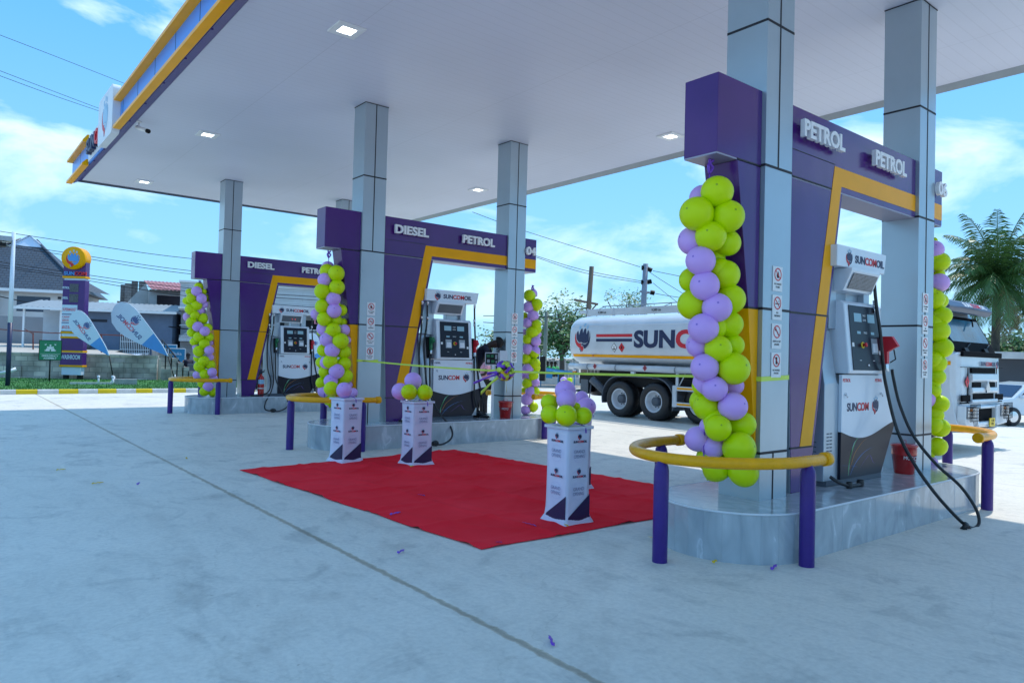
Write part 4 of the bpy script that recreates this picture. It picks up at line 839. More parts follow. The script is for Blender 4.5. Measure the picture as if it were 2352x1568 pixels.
for y in (11.1,10.1,9.0,7.9,6.8,5.7): m.box(8.95, 8.985, y-.015, y+.015, 2.72, 2.95)
m.box(8.95, 9.1, 11.1, 11.4, 2.82, 2.90); m.build('spill_rail', M['truckwhite'], t, loc=lc)
m = MB(); m.M = FX(8.958, 10.68, 2.80); m.text('9,200 Lts', .06, 0, 0, 0, .001, 0, .03); m.M = FX(8.958, 8.77, 2.81); m.text('9,200 Lts', .06, 0, 0, 0, .001, 0, .03); m.M = Matrix(); m.build('lettering', M['black'], t, loc=lc)
m = MB(); m.tube([(9.05,10.6,3.0),(9.05,4.6,3.02)], .014, 6)
for y in (10.5,9.5,8.2,7.0): m.tube([(9.05,y,3.0),(9.05,y+.35,2.90)], .010, 6); m.tube([(9.05,y,3.0),(9.05,y,2.8)], .010, 6)
m.build('folding_handrail', M['grey'], t, loc=lc)
m = MB(); m.box(9.2, 9.32, 1.9, 11.6, .82, 1.08); m.box(10.75, 10.87, 1.9, 11.6, .82, 1.08); m.box(9.1, 11.0, 11.05, 11.15, .60, 1.02); m.box(9.3,10.8,4.6,10.9,1.0,1.34); m.box(9.35,10.75,6.6,7.0,.5,1.0); m.build('chassis', M['black'], t, loc=lc)
m = MB(); m.box(9.05, 9.12, 11.1, 11.4, .55, .95); m.box(9.0, 11.05, 11.45, 11.53, .58, .66); m.box(9.0,11.05,11.44,11.46,.60,.64); m.tube([(9.05,10.95,.95),(8.92,10.93,.0+.30)], .018, 6); m.build('rear_bar', M['greydark'], t, loc=lc)
m = MB(); m.tube([(8.93,10.85,.98),(9.12,10.45,.62)], .105, 20, 0); m.M = frame(Vector((8.93,10.85,.98))-Vector((.19,-.40,-.36)).normalized()*.003, (0,-.8,-.8), (-.9,0,.1)); m.M = Matrix(); m.build('extinguisher_tube', [M['greydark']], t, .006, loc=lc)
def tyre(name, y, x, rim_out=True, wd=.26, par=t):
    m = MB(); r = .485; pr = [(.25,-.0),(.30,-wd*.42),(.36,-wd*.5),(.43,-wd*.49),(.468,-wd*.40)]
    n = 64; vs = []; prof = [(.27,.02),(.285,-.015),(.33,-.03),(.40,-.032),(.445,-.018),(.470,.012),(.485,.03),(.487,wd*.5),(.485,wd-.03),(.470,wd-.01),(.40,wd+.03),(.27,wd)]
    for rr, h in prof:
        for j in range(n):
            q = 2*math.pi*j/n; k = rr-(0.014 if (rr > .469 and (j % 2)) else 0); vs.append((x+h, y+k*math.cos(q), .487+k*math.sin(q)))
    m.add(vs, [(i*n+j, i*n+(j+1) % n, (i+1)*n+(j+1) % n, (i+1)*n+j) for i in range(len(prof)-1) for j in range(n)], 0, True)
    for q_ in range(3): m.lathe([(.4875,wd*(.28+.22*q_)-.006),(.4895,wd*(.28+.22*q_)),(.4875,wd*(.28+.22*q_)+.006)], 48, 0, c=(x, y, .487), ax='x')
    o = m.build(name, M['rubber'], par, loc=lc)
    m = MB(); m.lathe([(.275,.02),(.285,.0),(.272,-.014),(.255,-.010),(.245,.02),(.235,.14),(.20,.16),(.12,.165)], 36, 0, c=(x, y, .487), ax='x')
    m.lathe([(.125,.165),(.12,.09),(.115,.05),(.10,.035),(.0,.03)], 24, 1, c=(x, y, .487), ax='x')
    for i in range(10): q = 2*math.pi*i/10; m.lathe([(.0,.13),(.014,.13),(.014,.17)], 6, 1, c=(x, y+.155*math.cos(q), .487+.155*math.sin(q)), ax='x')
    m.build('rim', [M['offwhite'], M['greydark']], o)
    return o
for y in (9.80, 8.62): tyre('wheel', y, 8.94); tyre('wheel', y, 9.24); tyre('wheel', y, 10.85)
tyre('wheel', 7.42, 9.2); tyre('wheel', 3.05, 8.98); tyre('wheel', 4.25, 8.98); tyre('wheel', 3.05, 10.8)
m = MB(); pr = []
for y, a0, a1 in ((9.80, 15, 190),): pass
def mud(y, a0, a1):
    m = MB(); p = []; n = 16
    for i in range(n+1): a = R(a0+(a1-a0)*i/n); p.append((y+.60*math.cos(a), .50+.60*math.sin(a)))
    for i in range(n, -1, -1): a = R(a0+(a1-a0)*i/n); p.append((y+.575*math.cos(a), .50+.575*math.sin(a)))
    m.prism(p, 8.93, 9.55, 'x'); m.build('mudguard', M['greydark'], t, loc=lc)
mud(9.85, -15, 100); mud(8.57, 80, 200)
m = MB(); m.box(8.93, 9.5, 8.5, 9.8, 1.085, 1.11); m.build('mudguard', M['greydark'], t, loc=lc)
m = MB(); m.tube([(9.0,10.55,.73),(9.9,10.55,.73)], .0); 
m = MB(); m.lathe([(.30,-.12),(.46,-.12),(.485,-.08),(.485,.08),(.46,.12),(.30,.12)], 48, 0, c=(9.75,11.0,.62)); m.build('spare_wheel', M['rubber'], t, loc=lc)
m = MB()
for z in (.86, .47): m.box(8.93, 8.955, 4.9, 8.0, z-.055, z+.055, 0); m.box(8.928, 8.93, 4.9, 7.88, z-.022, z+.026, 1)
m.box(8.925, 8.965, 7.90, 8.02, .40, .93, 0); m.box(8.925, 8.965, 6.4, 6.5, .40, .93, 0); m.box(8.96, 9.0, 7.88, 7.95, .9, 1.25, 0); m.tube([(8.98,7.85,.93),(8.98,7.68,1.22)], .014, 6, 0); m.build('side_guard', [M['truckwhite'], M['yellow']], t, loc=lc)
for y in (11.55, 9.35): m = MB(); m.box(8.93,9.0,y-.06,y+.06,1.17,1.23,0); m.box(8.925,8.99,y-.06,y+.06,1.11,1.17,1); m.build('side_lamp', [M['truckwhite'], M['orange']], t, loc=lc)
# cab
CWX = (8.93, 11.17)
prof = [(1.62,.50),(1.60,1.10),(1.62,1.80),(1.72,1.86),(2.06,2.52),(2.20,2.66),(2.6,2.72),(3.55,2.72),(3.62,2.6),(3.62,1.0),(3.55,.95),(2.5,.95),(2.45,.50)]
m = MB()
def cabsec(x, k, e): return [(y+(k if y < 2.3 and z > .8 else 0)*(1 if y < 2.0 else .6), z-(e if z > 2.5 else 0)) for y, z in prof]
SX = [(CWX[0], .16, .06), (CWX[0]+.05, .07, .02), (CWX[0]+.16, .02, 0), (X0-.4, 0, 0), (X0+.4, 0, 0), (CWX[1]-.16, .02, 0), (CWX[1]-.05, .07, .02), (CWX[1], .16, .06)]
vs = []
for x, k, e in SX: vs += [(x, y, z) for y, z in cabsec(x, k, e)]
n_ = len(prof); m.add(vs, [(a*n_+b, a*n_+(b+1) % n_, (a+1)*n_+(b+1) % n_, (a+1)*n_+b) for a in range(len(SX)-1) for b in range(n_)], 0)
m.add(vs[:n_], [tuple(range(n_))], 0); m.add(vs[-n_:], [tuple(range(n_))[::-1]], 0); m.build('cab', M['truckwhite'], t, .02, loc=lc, seg=2)
d = Vector((0, 2.06-1.72, 2.52-1.86)); FW_ = frame((X0, 1.72, 1.86), (1,0,0), d)
L_ = d.length
m = MB(); m.M = FW_; m.prism([(-1.0,-.02),(-1.02,.10),(-.99,L_+.02),(.99,L_+.02),(1.02,.10),(1.0,-.02)], .002, .012, 'z', 0); m.M = Matrix(); m.build('windscreen_surround', M['matt_black'], t, loc=lc)
m = MB(); m.M = FW_; m.prism([(-.90,.20),(-.94,.26),(-.92,L_-.05),(.92,L_-.05),(.94,.26),(.90,.20)], .012, .017, 'z', 0); m.M = Matrix(); m.build('windscreen', M['glass'], t, loc=lc)
m = MB(); m.box(X0-1.0, X0+1.0, 1.588, 1.64, 1.76, 1.86); m.build('cowl_panel', M['matt_black'], t, .012, loc=lc)
m = MB(); m.prism([(1.84,2.60),(1.78,2.68),(1.90,2.80),(2.15,2.88),(2.6,2.90),(2.62,2.72),(2.1,2.66),(1.90,2.58)], 8.95, 11.15, 'x'); m.build('sun_visor', M['visor_tint'], t, .03, loc=lc)
m = MB(); m.M = frame((X0-.55, 1.765, 2.70), (1,0,0), (0,.10,.11)); 
wordm = m.text('SUN', .105, 0, -.03, .03, .004, 3, .01, sx=1.35)+.02; wordm += m.text('COM', .105, wordm, -.03, .03, .004, 1, .01, sx=1.35)+.02; m.text('OIL', .105, wordm, -.03, .03, .004, 3, .01, sx=1.35); m.M = Matrix(); m.build('visor_lettering', LM, t, loc=lc)
m = MB(); m.M = FX(8.928, 0, 0); m.prism([(-2.95,1.80),(-2.05,1.80),(-2.0,1.9),(-2.22,2.42),(-2.95,2.42)], 0, .004, 'z', 0); m.M = Matrix(); m.build('door_window', M['glass'], t, loc=lc)
m = MB(); m.box(8.924, 8.93, 1.75, 3.4, 1.60, 1.67, 0); m.box(8.9235, 8.929, 1.9, 1.91, .98, 2.5, 1); m.box(8.9235,8.929,3.1,3.11,.98,2.5,1); m.build('door_trim', [M['yellow'], M['joint']], t, loc=lc)
m = MB(); m.box(8.922, 8.93, 1.98, 2.32, 1.02, 1.42, 0); m.box(8.920, 8.923, 2.0, 2.30, 1.05, 1.39, 1); m.box(8.919,8.921,2.0,2.30,1.33,1.39,0); m.box(8.919,8.921,2.0,2.30,1.05,1.10,0); m.M = FX(8.9195, 2.27, 1.335); m.text('HATARI', .05, 0, 0, 0, .001, 2, .03, sx=.9); m.M = FX(8.9195, 2.27, 1.055); m.text('USIPITE', .036, 0, 0, 0, .001, 2, .0, sx=.9); m.M = FX(8.9195,2.14,1.16); m.prism([(-.09,0),(.09,0),(0,.14)], 0, .001, 'z', 0); m.M = Matrix(); m.build('warning_plate', [M['redpaint'], M['signgreen'], M['white']], t, loc=lc)
yf = 1.598
m = MB()
for x0, x1, z0, z1 in ((X0-.62,X0+.60,1.46,1.56),(X0-.55,X0-.14,1.20,1.29),(X0+.20,X0+.60,1.20,1.29),(X0-.50,X0+.52,.98,1.08),(X0-1.05,X0-.66,.945,1.06),(X0+.66,X0+1.05,.945,1.06),(X0-.3,X0-.29,.98,.99)): m.box(x0, x1, yf-.022, yf+.01, z0, z1)
m.build('grille_slot', M['matt_black'], t, .004, loc=lc)
m = MB(); m.prism([(X0-.72,1.44),(X0-.66,.98),(X0-.60,.94),(X0+.60,.94),(X0+.66,.98),(X0+.72,1.44),(X0+.72,1.455),(X0-.72,1.455)], yf-.004, yf+.0, 'y'); m.build('grille_panel', M['grey'], t, loc=lc)
for z0_, z1_ in ((1.30,1.45),(1.085,1.195),(.90,.975)): m = MB(); m.prism([(yf-.05,z1_),(yf-.06,z0_+.03),(yf-.03,z0_),(yf+.02,z0_),(yf+.02,z1_)], X0-.66, X0+.66, 'x'); m.build('grille_bar', M['truckwhite'], t, .012, loc=lc)
m = MB()
for x_ in (X0-.735, X0+.735): m.box(x_-.006, x_+.006, yf-.003, yf+.01, .92, 1.56)
m.box(X0-1.06, X0+1.06, yf-.003, yf+.02, .905, .925); m.box(X0-1.06, X0+1.06, yf-.003, yf+.02, 1.565, 1.573); m.build('panel_gap', M['matt_black'], t, loc=lc)
m = MB()
for s_ in (-1, 1):
    m.prism([(X0+s_*.46,.86),(X0+s_*1.10,.88),(X0+s_*1.12,.62),(X0+s_*1.04,.50),(X0+s_*.50,.47),(X0+s_*.44,.58)][::s_], yf-.10, yf+.05, 'y')
m.prism([(X0-.46,.86),(X0+.46,.86),(X0+.44,.80),(X0-.44,.80)], yf-.08, yf+.05, 'y'); m.prism([(X0-.50,.56),(X0+.50,.56),(X0+.48,.48),(X0-.48,.48)], yf-.08, yf+.05, 'y'); m.build('bumper', M['truckwhite'], t, .025, loc=lc, seg=3)
m = MB(); m.box(X0-.44, X0+.44, yf-.02, yf+.04, .57, .80); m.build('lower_intake', M['matt_black'], t, loc=lc)
for s in (-1, 1):
    xc = X0+s*.86; m = MB(); m.box(xc-.22, xc+.22, yf-.112, yf-.09, .64, .86, 2); m.box(xc-.20, xc-.02, yf-.12, yf-.11, .66, .84, 0); m.box(xc+.02, xc+.20, yf-.12, yf-.11, .66, .84, 0); m.box(xc-.08,xc+.0,yf-.125,yf-.115,.77,.82,1); m.build('headlight', [M['chrome'], M['orange'], M['greydark']], t, .006, loc=lc)
    m = MB(); 
    for i in range(9): m.tube([(xc-.24+i*.06, yf-.165, .60),(xc-.24+i*.06, yf-.165, .90)], .005, 5)
    for i in range(6): m.tube([(xc-.24, yf-.165, .60+i*.06),(xc+.24, yf-.165, .60+i*.06)], .005, 5)
    for i in range(4): m.tube([(xc-.08+i*.06, yf-.19, .44),(xc-.08+i*.06, yf-.165, .60)], .005, 5)
    m.build('lamp_guard', M['matt_black'], t, loc=lc)
m = MB(); m.box(X0+.08, X0+.34, yf-.105, yf-.09, .46, .62, 0); m.M = FY(X0+.21, yf-.106, .55); m.text('T 350', .045, 0, 0, 0, .001, 1, .02, 'c'); m.text('DYB', .045, 0, -.06, 0, .001, 1, .02, 'c'); m.M = Matrix(); m.build('number_plate', [M['plate'], M['black']], t, loc=lc)
m = MB(); m.M = FY(X0-.12, yf-.004, 1.60); wordmark(m, 0, 0, .08, True, sx=1.25); logo(m, .87, .04, .19); m.M = Matrix(); m.build('front_lettering', LM, t, loc=lc)
m = MB(); m.M = FY(X0-.78, yf-.004, 1.30); diamond(m, .11); m.M = Matrix(); m.build('hazard_diamond', [M['red'], M['black']], t, loc=lc)
m = MB(); m.M = FY(X0+.05, yf-.062, 1.20); m.prism([(-.07,-.10),(.07,-.10),(.10,-.03),(.0,.12),(-.10,-.03)], 0, .02, 'z', 0); m.text('', .02) if 0 else None; m.M = Matrix(); m.build('badge', M['chrome'], t, loc=lc)
m = MB()
for x in (X0-.55, X0+.45): m.M = FW_; m.tube([(x-X0, .03, .03),(x-X0+.40, .16, .03)], .012, 6); m.box(x-X0-.12,x-X0+.05,-.05,.05,.01,.06); m.M = Matrix()
m.tube([(X0+.55,1.98,2.52),(X0+.25,1.86,2.36)], .014, 6); m.build('wiper', M['black'], t, loc=lc)
for z0, z1 in ((2.15,2.42),(1.86,2.08)): m = MB(); m.box(8.72, 8.90, 1.80, 1.90, z0, z1); m.tube([(8.93,1.95,z1-.03),(8.82,1.88,z1-.05)], .015, 6); m.build('mirror', M['black'], t, .02, loc=lc)
m = MB(); m.prism([(1.50,.44),(1.62,.44),(2.1,.36),(2.1,.33),(1.62,.36)], X0-.6, X0+.5, 'x'); m.build('skid_plate', M['grey'], t, loc=lc)
m = MB(); m.box(9.0, 9.5, 2.5, 3.6, .5, .98); m.build('step', M['greydark'], t, .03, loc=lc)
m = MB(); m.box(9.0,9.35,4.9,6.3,.45,.95); m.build('fuel_tank', M['greydark'], t, .03, loc=lc)

# ---------------- cars at the far right ----------------
def car(x, y, rz, label, m_):
    t = thing('parked_car', label, 'car', (x, y, 0), rz, group='cars parked by the grey building')
    bp_ = [(-2.1,.38),(-2.12,.75),(-1.95,.95),(-1.25,1.02),(-.65,1.48),(.2,1.58),(1.3,1.55),(1.95,1.05),(2.1,.95),(2.12,.40)]
    m = MB(); m.prism([(a, b) for a, b in bp_], -.82, .82, 'y'); m.build('body', M[m_], t, .06, seg=3)
    m = MB()
    for s in (-1, 1): m.prism([(-1.05,1.05),(-.60,1.42),(.15,1.50),(.15,1.05)], s*.822-.003, s*.822+.003, 'y'); m.prism([(.22,1.05),(.22,1.50),(1.2,1.47),(1.65,1.05)], s*.822-.003, s*.822+.003, 'y')
    m.build('side_window', M['window'], t)
    m = MB(); m.add([(-1.24,-.70,1.035),(-1.24,.70,1.035),(-.70,.62,1.455),(-.70,-.62,1.455)], [(0,1,2,3)]); o = m.build('windscreen', M['window'], t, loc=(-.012,0,.012))
    for wx in (-1.35, 1.35):
        for s in (-1, 1):
            m = MB(); m.lathe([(.0,-.10),(.20,-.10),(.31,-.11),(.34,-.08),(.34,.08),(.31,.11),(.20,.10),(0,.10)], 28, c=(wx, s*.78, .34), ax='y'); w_ = m.build('wheel', M['rubber'], t)
            m = MB(); m.lathe([(.0,-.118),(.05,-.118),(.20,-.105)], 14, c=(wx, s*.78, .34), ax='y'); m.lathe([(.0,.118),(.05,.118),(.20,.105)], 14, c=(wx, s*.78, .34), ax='y'); m.build('rim', M['chrome'], w_)
    car_ = t
    for s in (-1, 1): m = MB(); m.box(-1.05,-.85,s*.82,s*.98 if s > 0 else s*.98,1.0,1.12) if s > 0 else m.box(-1.05,-.85,-.98,-.82,1.0,1.12); m.build('mirror', M[m_], t, .02); m = MB(); m.box(-2.12,-1.95,s*.66-.12,s*.66+.12,.72,.84); m.build('headlight', M['chrome'], t, .02)
    return car_
cp_ = on(2336, 975, 'z', 0); car(cp_.x+.5, cp_.y, math.atan2(RT.y, RT.x)+R(12), 'white estate car parked behind the truck bumper at the right edge', 'carwhite').scale = (.8,.8,.76)

# ---------------- verge, wall, terrace on the left ----------------
m = MB(); m.box(-45, 14, 23.28, 29, -.02, .12); tag(m.build('verge_soil', M['dirt']), kind='structure')
rnd = random.Random(21)
m = MB(); vs = []; fs = []
nx = 120
for i in range(26000):
    x = rnd.uniform(-9, 8); y = 23.3+rnd.random()**1.3*9; h = rnd.uniform(.03,.085); a = rnd.uniform(0, 6.28); w_ = .014; l = rnd.uniform(-.02,.02)
    b = len(vs); vs += [(x-w_*math.cos(a), y-w_*math.sin(a), .11), (x+w_*math.cos(a), y+w_*math.sin(a), .11), (x+l, y+l, .12+h)]; fs.append((b, b+1, b+2))
m.add(vs, fs); m.box(-45, 14, 23.29, 32.6, .10, .135); mat('grass', (.05,.20,.035), .8, 0, .55, 2.2)
tag(m.build('grass', M['grass']), 'bright green mown grass behind the striped kerb', 'grass', kind='stuff')
wl = [Vector((-14, 37.5, 0)), Vector((-3.2, 32.6, 0)), Vector((2.1, 30.2, 0))]
t = thing('block_wall', 'weathered grey concrete block retaining wall behind the grass', 'wall', (-3.2, 32.6, .1))
for a, b in ((wl[0], wl[1]), (wl[1], wl[2])):
    d = (b-a); L_ = d.length; rz = math.atan2(d.y, d.x); m = MB(); m.box(0, L_, 0, .22, -.1, 1.12); m.box(-.05, L_+.02, -.03, .26, 1.12, 1.19)
    for i in range(int(L_/1.9)+1): m.box(.3+i*1.9, .72+i*1.9, -.10, .0, -.1, .62+.28*((i*7) % 3)/2)
    o = m.build('wall_run', M['blockwall'], t); o.location = a-Vector((-3.2, 32.6, .1)); o.rotation_euler = (0, 0, rz)
m = MB(); vs = [(-60,52,1.4),(-60,37,1.0),(-14,37.7,1.05),(-3.2,32.8,1.08),(2.2,30.4,1.05),(2.2,40,1.25),(6,52,1.6),(-10,70,2.2),(-60,80,2.2),(6,80,2.2)]
m.add(vs, [(0,1,2),(0,2,3,5),(3,4,5),(0,5,6,7),(0,7,8),(7,6,9)]); m.prism([(2.2,30.4),(2.3,30.4),(6.1,52),(6,52)], .0, 1.05, 'z'); tag(m.build('terrace_ground', mat('sand', (.50,.46,.40), .95, 0, .15, .6)), kind='structure')
def bx(fr, x0, x1, y0, y1, z0, z1): pass
def facing(p): d = CP-Vector(p); return math.atan2(d.y, d.x)+math.pi/2     # turns local -Y towards the camera

# grey-roofed house
p = at(58, 790, 50); hz = -.2; t = thing('house', 'cream house with a steep dark grey tiled roof at the left edge', 'house', (p.x, p.y, hz), facing(p)+R(-14))
m = MB(); m.box(-6.5, 3.0, 0, 8, -1.5, 5.5); m.box(-6.5,-1.6,-1.6,0,-1.5,4.9); m.build('walls', M['wall_cream'], t)
m = MB(); ez, rz_ = 5.5, 9.4
m.add([(-8.2,-.6,ez),(3.6,-.6,ez),(3.6,8.6,ez),(-8.2,8.6,ez),(-1.4,3.6,rz_),(-.4,3.6,rz_)], [(0,1,5,4),(1,2,5),(2,3,4,5),(3,0,4),(0,3,2,1)])
m.add([(-.5,2.2,7.7),(1.3,2.8,7.5),(4.4,4.4,ez+.2),(3.2,1.2,ez+.2)], [(0,1,2,3)])
m.add([(-7.5,-2.0,4.9),(-2.4,-2.0,4.9),(-3.4,.2,4.92),(-5.0,1.8,7.2)], [(0,1,3),(1,2,3),(0,3,2)]); m.build('roof', M['rooftile'], t)
m = MB(); m.add([(-2.0,3.0,8.8),(.3,3.0,8.8),(-.85,3.45,9.75)], [(0,1,2)]); m.tube([(-2.0,2.95,8.8),(-.85,3.4,9.75),(.3,2.95,8.8)], .06, 5); m.build('gable_vent', M['flagwhite'], t)
m = MB(); m.tube([(3.6,-.6,ez+.06),(-.4,3.5,rz_+.04)], .09, 5); m.tube([(-8.2,-.6,ez+.06),(-1.4,3.5,rz_+.04)], .09, 5); m.tube([(-1.4,3.6,rz_),(-.4,3.6,rz_)], .1, 5); m.build('ridge_cap', M['greydark'], t)
m = MB(); m.box(-8.2,3.65,-.68,-.58,ez-.18,ez+.02); m.box(-7.5,-2.3,-2.08,-2.0,4.7,4.92); m.build('gutter_board', M['white'], t)
m = MB(); m.box(-.6,1.4,-.02,.05,4.0,5.05); m.build('window', M['window'], t)
m = MB(); m.box(1.85,2.05,-.03,.05,4.95,5.12); m.build('vent_opening', M['darkroom'], t); m = MB(); m.box(2.35,2.85,-.35,-.0,4.4,4.95,0); m.lathe([(.0,-.36),(.2,-.36)], 14, 1, c=(2.6,0,4.68), ax='y'); m.build('air_conditioner', [M['offwhite'], M['greydark']], t)
# boundary wall left of shed
p = at(20, 800, 45); m = MB(); m.box(-6, 1.9, -.1, .1, -1.2, 1.75); o = m.build('boundary_wall', M['wall_grey'], loc=(p.x, p.y, 1.5)); o.rotation_euler.z = facing(p)+R(-14); tag(o, 'plain grey rendered boundary wall in front of the cream house', 'wall')

# blue shed with corrugated roof
p = at(215, 800, 41); t = thing('blue_shed', 'low blue-grey shop building with a corrugated metal roof behind the price pylon', 'shed', (p.x, p.y, 1.25), facing(p)+R(-16))
m = MB(); m.box(-1.6,4.1,0,3,-1.0,2.32); m.box(-3.5,-1.6,2.6,3,-1.0,2.32,1); m.box(-3.6,-3.4,0,2.7,-1,.15,0); m.build('walls', [M['wall_blue'], M['offwhite']], t)
m = MB(); n = 90; vs = []
for i in range(n+1):
    x = -3.9+8.3*i/n; z = .025*math.sin(i*2.1); vs += [(x,-.5,2.36+z),(x,3.2,2.95+z)]
m.add(vs, [(2*i,2*i+2,2*i+3,2*i+1) for i in range(n)], 0, True); m.build('roof', M['greyroof'], t)
m = MB(); m.box(-3.9,4.4,-.53,-.5,2.22,2.36); m.build('fascia_board', M['white'], t)
for x in (-3.45,-1.62): m = MB(); m.box(x-.05,x+.05,-.35,-.25,-1.0,2.25); m.build('roof_post', M['white'], t)
m = MB(); m.box(1.35,2.95,-.04,.0,-.55,1.35,1)
for i in range(17): m.box(1.38+i*.095,1.41+i*.095,-.08,-.04,-.55,1.35,0)
for z in (-.5,-.1,.1,.55,1.0,1.3): m.box(1.38,2.93,-.085,-.045,z,z+.04,0)
m.build('barred_gate', [M['white'], M['darkroom']], t)
for x in (.2,): m = MB(); m.box(x-.45,x+.45,-.02,.02,1.65,1.8); m.build('vent_opening', M['darkroom'], t)
m = MB(); m.box(-1.55,4.5,-.35,-.02,-1.0,-.45); m.build('step', M['redpaint'], t)
p = at(188, 790, 40); m = MB(); m.ball((0,0,.1),(.55,.35,.3)); m.ball((.4,.1,.3),(.4,.3,.22)); m.ball((-.5,.1,.0),(.3,.3,.2)); o = m.build('scrap_heap', M['greydark'], loc=(p.x,p.y,1.45)); tag(o, 'dark heap of covered sacks in front of the blue shed', 'heap')

# metal hand-rail along the terrace edge
t = thing('terrace_railing', 'thin dark metal railing along the top of the block wall', 'railing', (-3, 33, 1.1))
for (x0, x1, y) in ((0, 235, 760),): pass
pts = [at(-40, 753, 37.5), at(108, 764, 36.8), at(230, 768, 36.2), at(360, 774, 35.5)]
m = MB(); m.tube([q-Vector((-3,33,1.1)) for q in pts], .03, 6); m.build('top_rail', M['rust'], t)
for x, y0, y1, d in ((76,764,808,36.9),(233,768,813,36.2)): a = at(x, y0, d); b = at(x, y1, d); m = MB(); m.tube([a-Vector((-3,33,1.1)), b-Vector((-3,33,1.1))], .035, 6); m.tube([a-Vector((-3,33,1.16)), a-Vector((-3,33,1.0))+RT*-.45-Vector((0,0,-.1))], .02, 5); m.build('post', M['rust'], t)
for vx, vy, ln, lb in ((78, 806, 1.1, 'crumpled white plastic sheet on the terrace by the assembly sign'), (245, 810, 1.9, 'long white plastic sheeting on the terrace beside the pylon')):
    p = at(vx, vy, 36); m = MB(); vs = []
    for j in range(5):
        for i in range(13): vs.append((ln*(i/6-1), .5*(j/2-1), .05+.06*abs(math.sin(i*1.9+j*2.3))))
    m.add(vs, [(j*13+i,j*13+i+1,(j+1)*13+i+1,(j+1)*13+i) for j in range(4) for i in range(12)]); o = m.build('plastic_sheet', M['flagwhite'], loc=(p.x, p.y, 1.06)); tag(o, lb, 'plastic sheet')

# block tower and red-roofed building
p = at(300, 800, 56); m = MB()
for x0, x1, y0, z1 in ((-.85,-.55,.3,6.25),(-.55,-.1,0,6.35),(-.1,.35,.4,6.6),(.42,.95,.2,6.6),(-1.9,-.85,.6,4.6),(-1.05,-.85,.2,4.95)): m.box(x0,x1,y0,y0+1.4,-1,z1)
o = m.build('unfinished_tower', M['blocktower'], loc=(p.x, p.y, .1)); o.rotation_euler.z = facing(p); tag(o, 'bare concrete block tower still unfinished, left of the red-roofed building', 'tower')
p = at(352, 800, 46); t = thing('balcony_house', 'unfinished two-storey grey house with red metal roof and white balcony', 'building', (p.x, p.y, 0), facing(p)+R(4))
m = MB(); m.box(-1.35,-.35,.6,5,0,4.6,0); m.prism([(-1.35,4.6),(-.35,4.6),(-.35,5.2),(-.55,5.6)], .6, 5, 'y', 0); m.box(-.35,.1,0,.6,0,5.2,0); m.box(.1,1.85,0,.5,4.92,5.25,0); m.box(.1,5.0,.0,4,3.02,3.24,2); m.box(.1,1.9,2.2,4,3.24,5.2,1); m.box(1.85,2.05,-.05,.2,1.2,5.0,2); m.box(.1,5.0,2.0,4,0,3.0,1); m.box(1.95,5,2.5,4,3.2,5.0,2); m.box(3.2,3.4,-.05,.2,1.2,3.0,2); m.build('walls', [M['wall_plaster'], M['darkroom'], M['offwhite']], t)
m = MB(); n = 44; vs = []
for i in range(n+1): x = -.42+2.5*i/n; z = .03*(1 if i % 4 < 2 else 0); vs += [(x+.15,-.35,5.22+z),(x-.15,2.0,5.92+z)]
m.add(vs, [(2*i,2*i+2,2*i+3,2*i+1) for i in range(n)]); o = m.build('roof', M['redroof'], t); o.modifiers.new('t','SOLIDIFY').thickness = .03
m = MB(); m.box(-.35,2.15,-.37,-.30,5.08,5.20); m.build('fascia_board', M['wood'], t)
m = MB()
for z in (3.27,3.80,3.88): m.tube([(.05,-.05,z),(4.8,-.05,z)], .022, 6)
for i in range(52): m.tube([(.05+i*.092,-.05,3.24),(.05+i*.092,-.05,3.82)], .012, 4)
m.build('balcony_railing', M['white'], t)
m = MB(); m.add([(.6,-.9,2.75),(3.0,-1.0,2.62),(3.0,.0,3.02),(.6,.0,3.02)], [(0,1,2,3)]); o = m.build('awning', M['bluecloth'], t); o.modifiers.new('t','SOLIDIFY').thickness = .05
m = MB()
for i in range(10): m.box(-.35+i*.13,-.18+i*.13,-1.0,-.3,3.0-i*.16,3.04-i*.16)
m.tube([(-.45,-1.0,3.75),(.9,-1.0,2.1)], .03, 5); m.tube([(-.45,-1.0,3.5),(.9,-1.0,1.9)], .025, 5); m.tube([(-.45,-1.0,3.05),(.9,-1.0,1.35)], .05, 5)
for i in range(7): m.tube([(-.42+i*.2,-1.0,2.95-i*.24),(-.42+i*.2,-1.0,3.75-i*.25)], .02, 5)
m.build('outside_stair', M['rust'], t)
for x in (.55,1.15,1.75): m = MB(); m.tube([(x,-1.2,1.0),(x+.05,-1.2,3.7)], .035, 6); m.build('scaffold_post', M['black'], t)
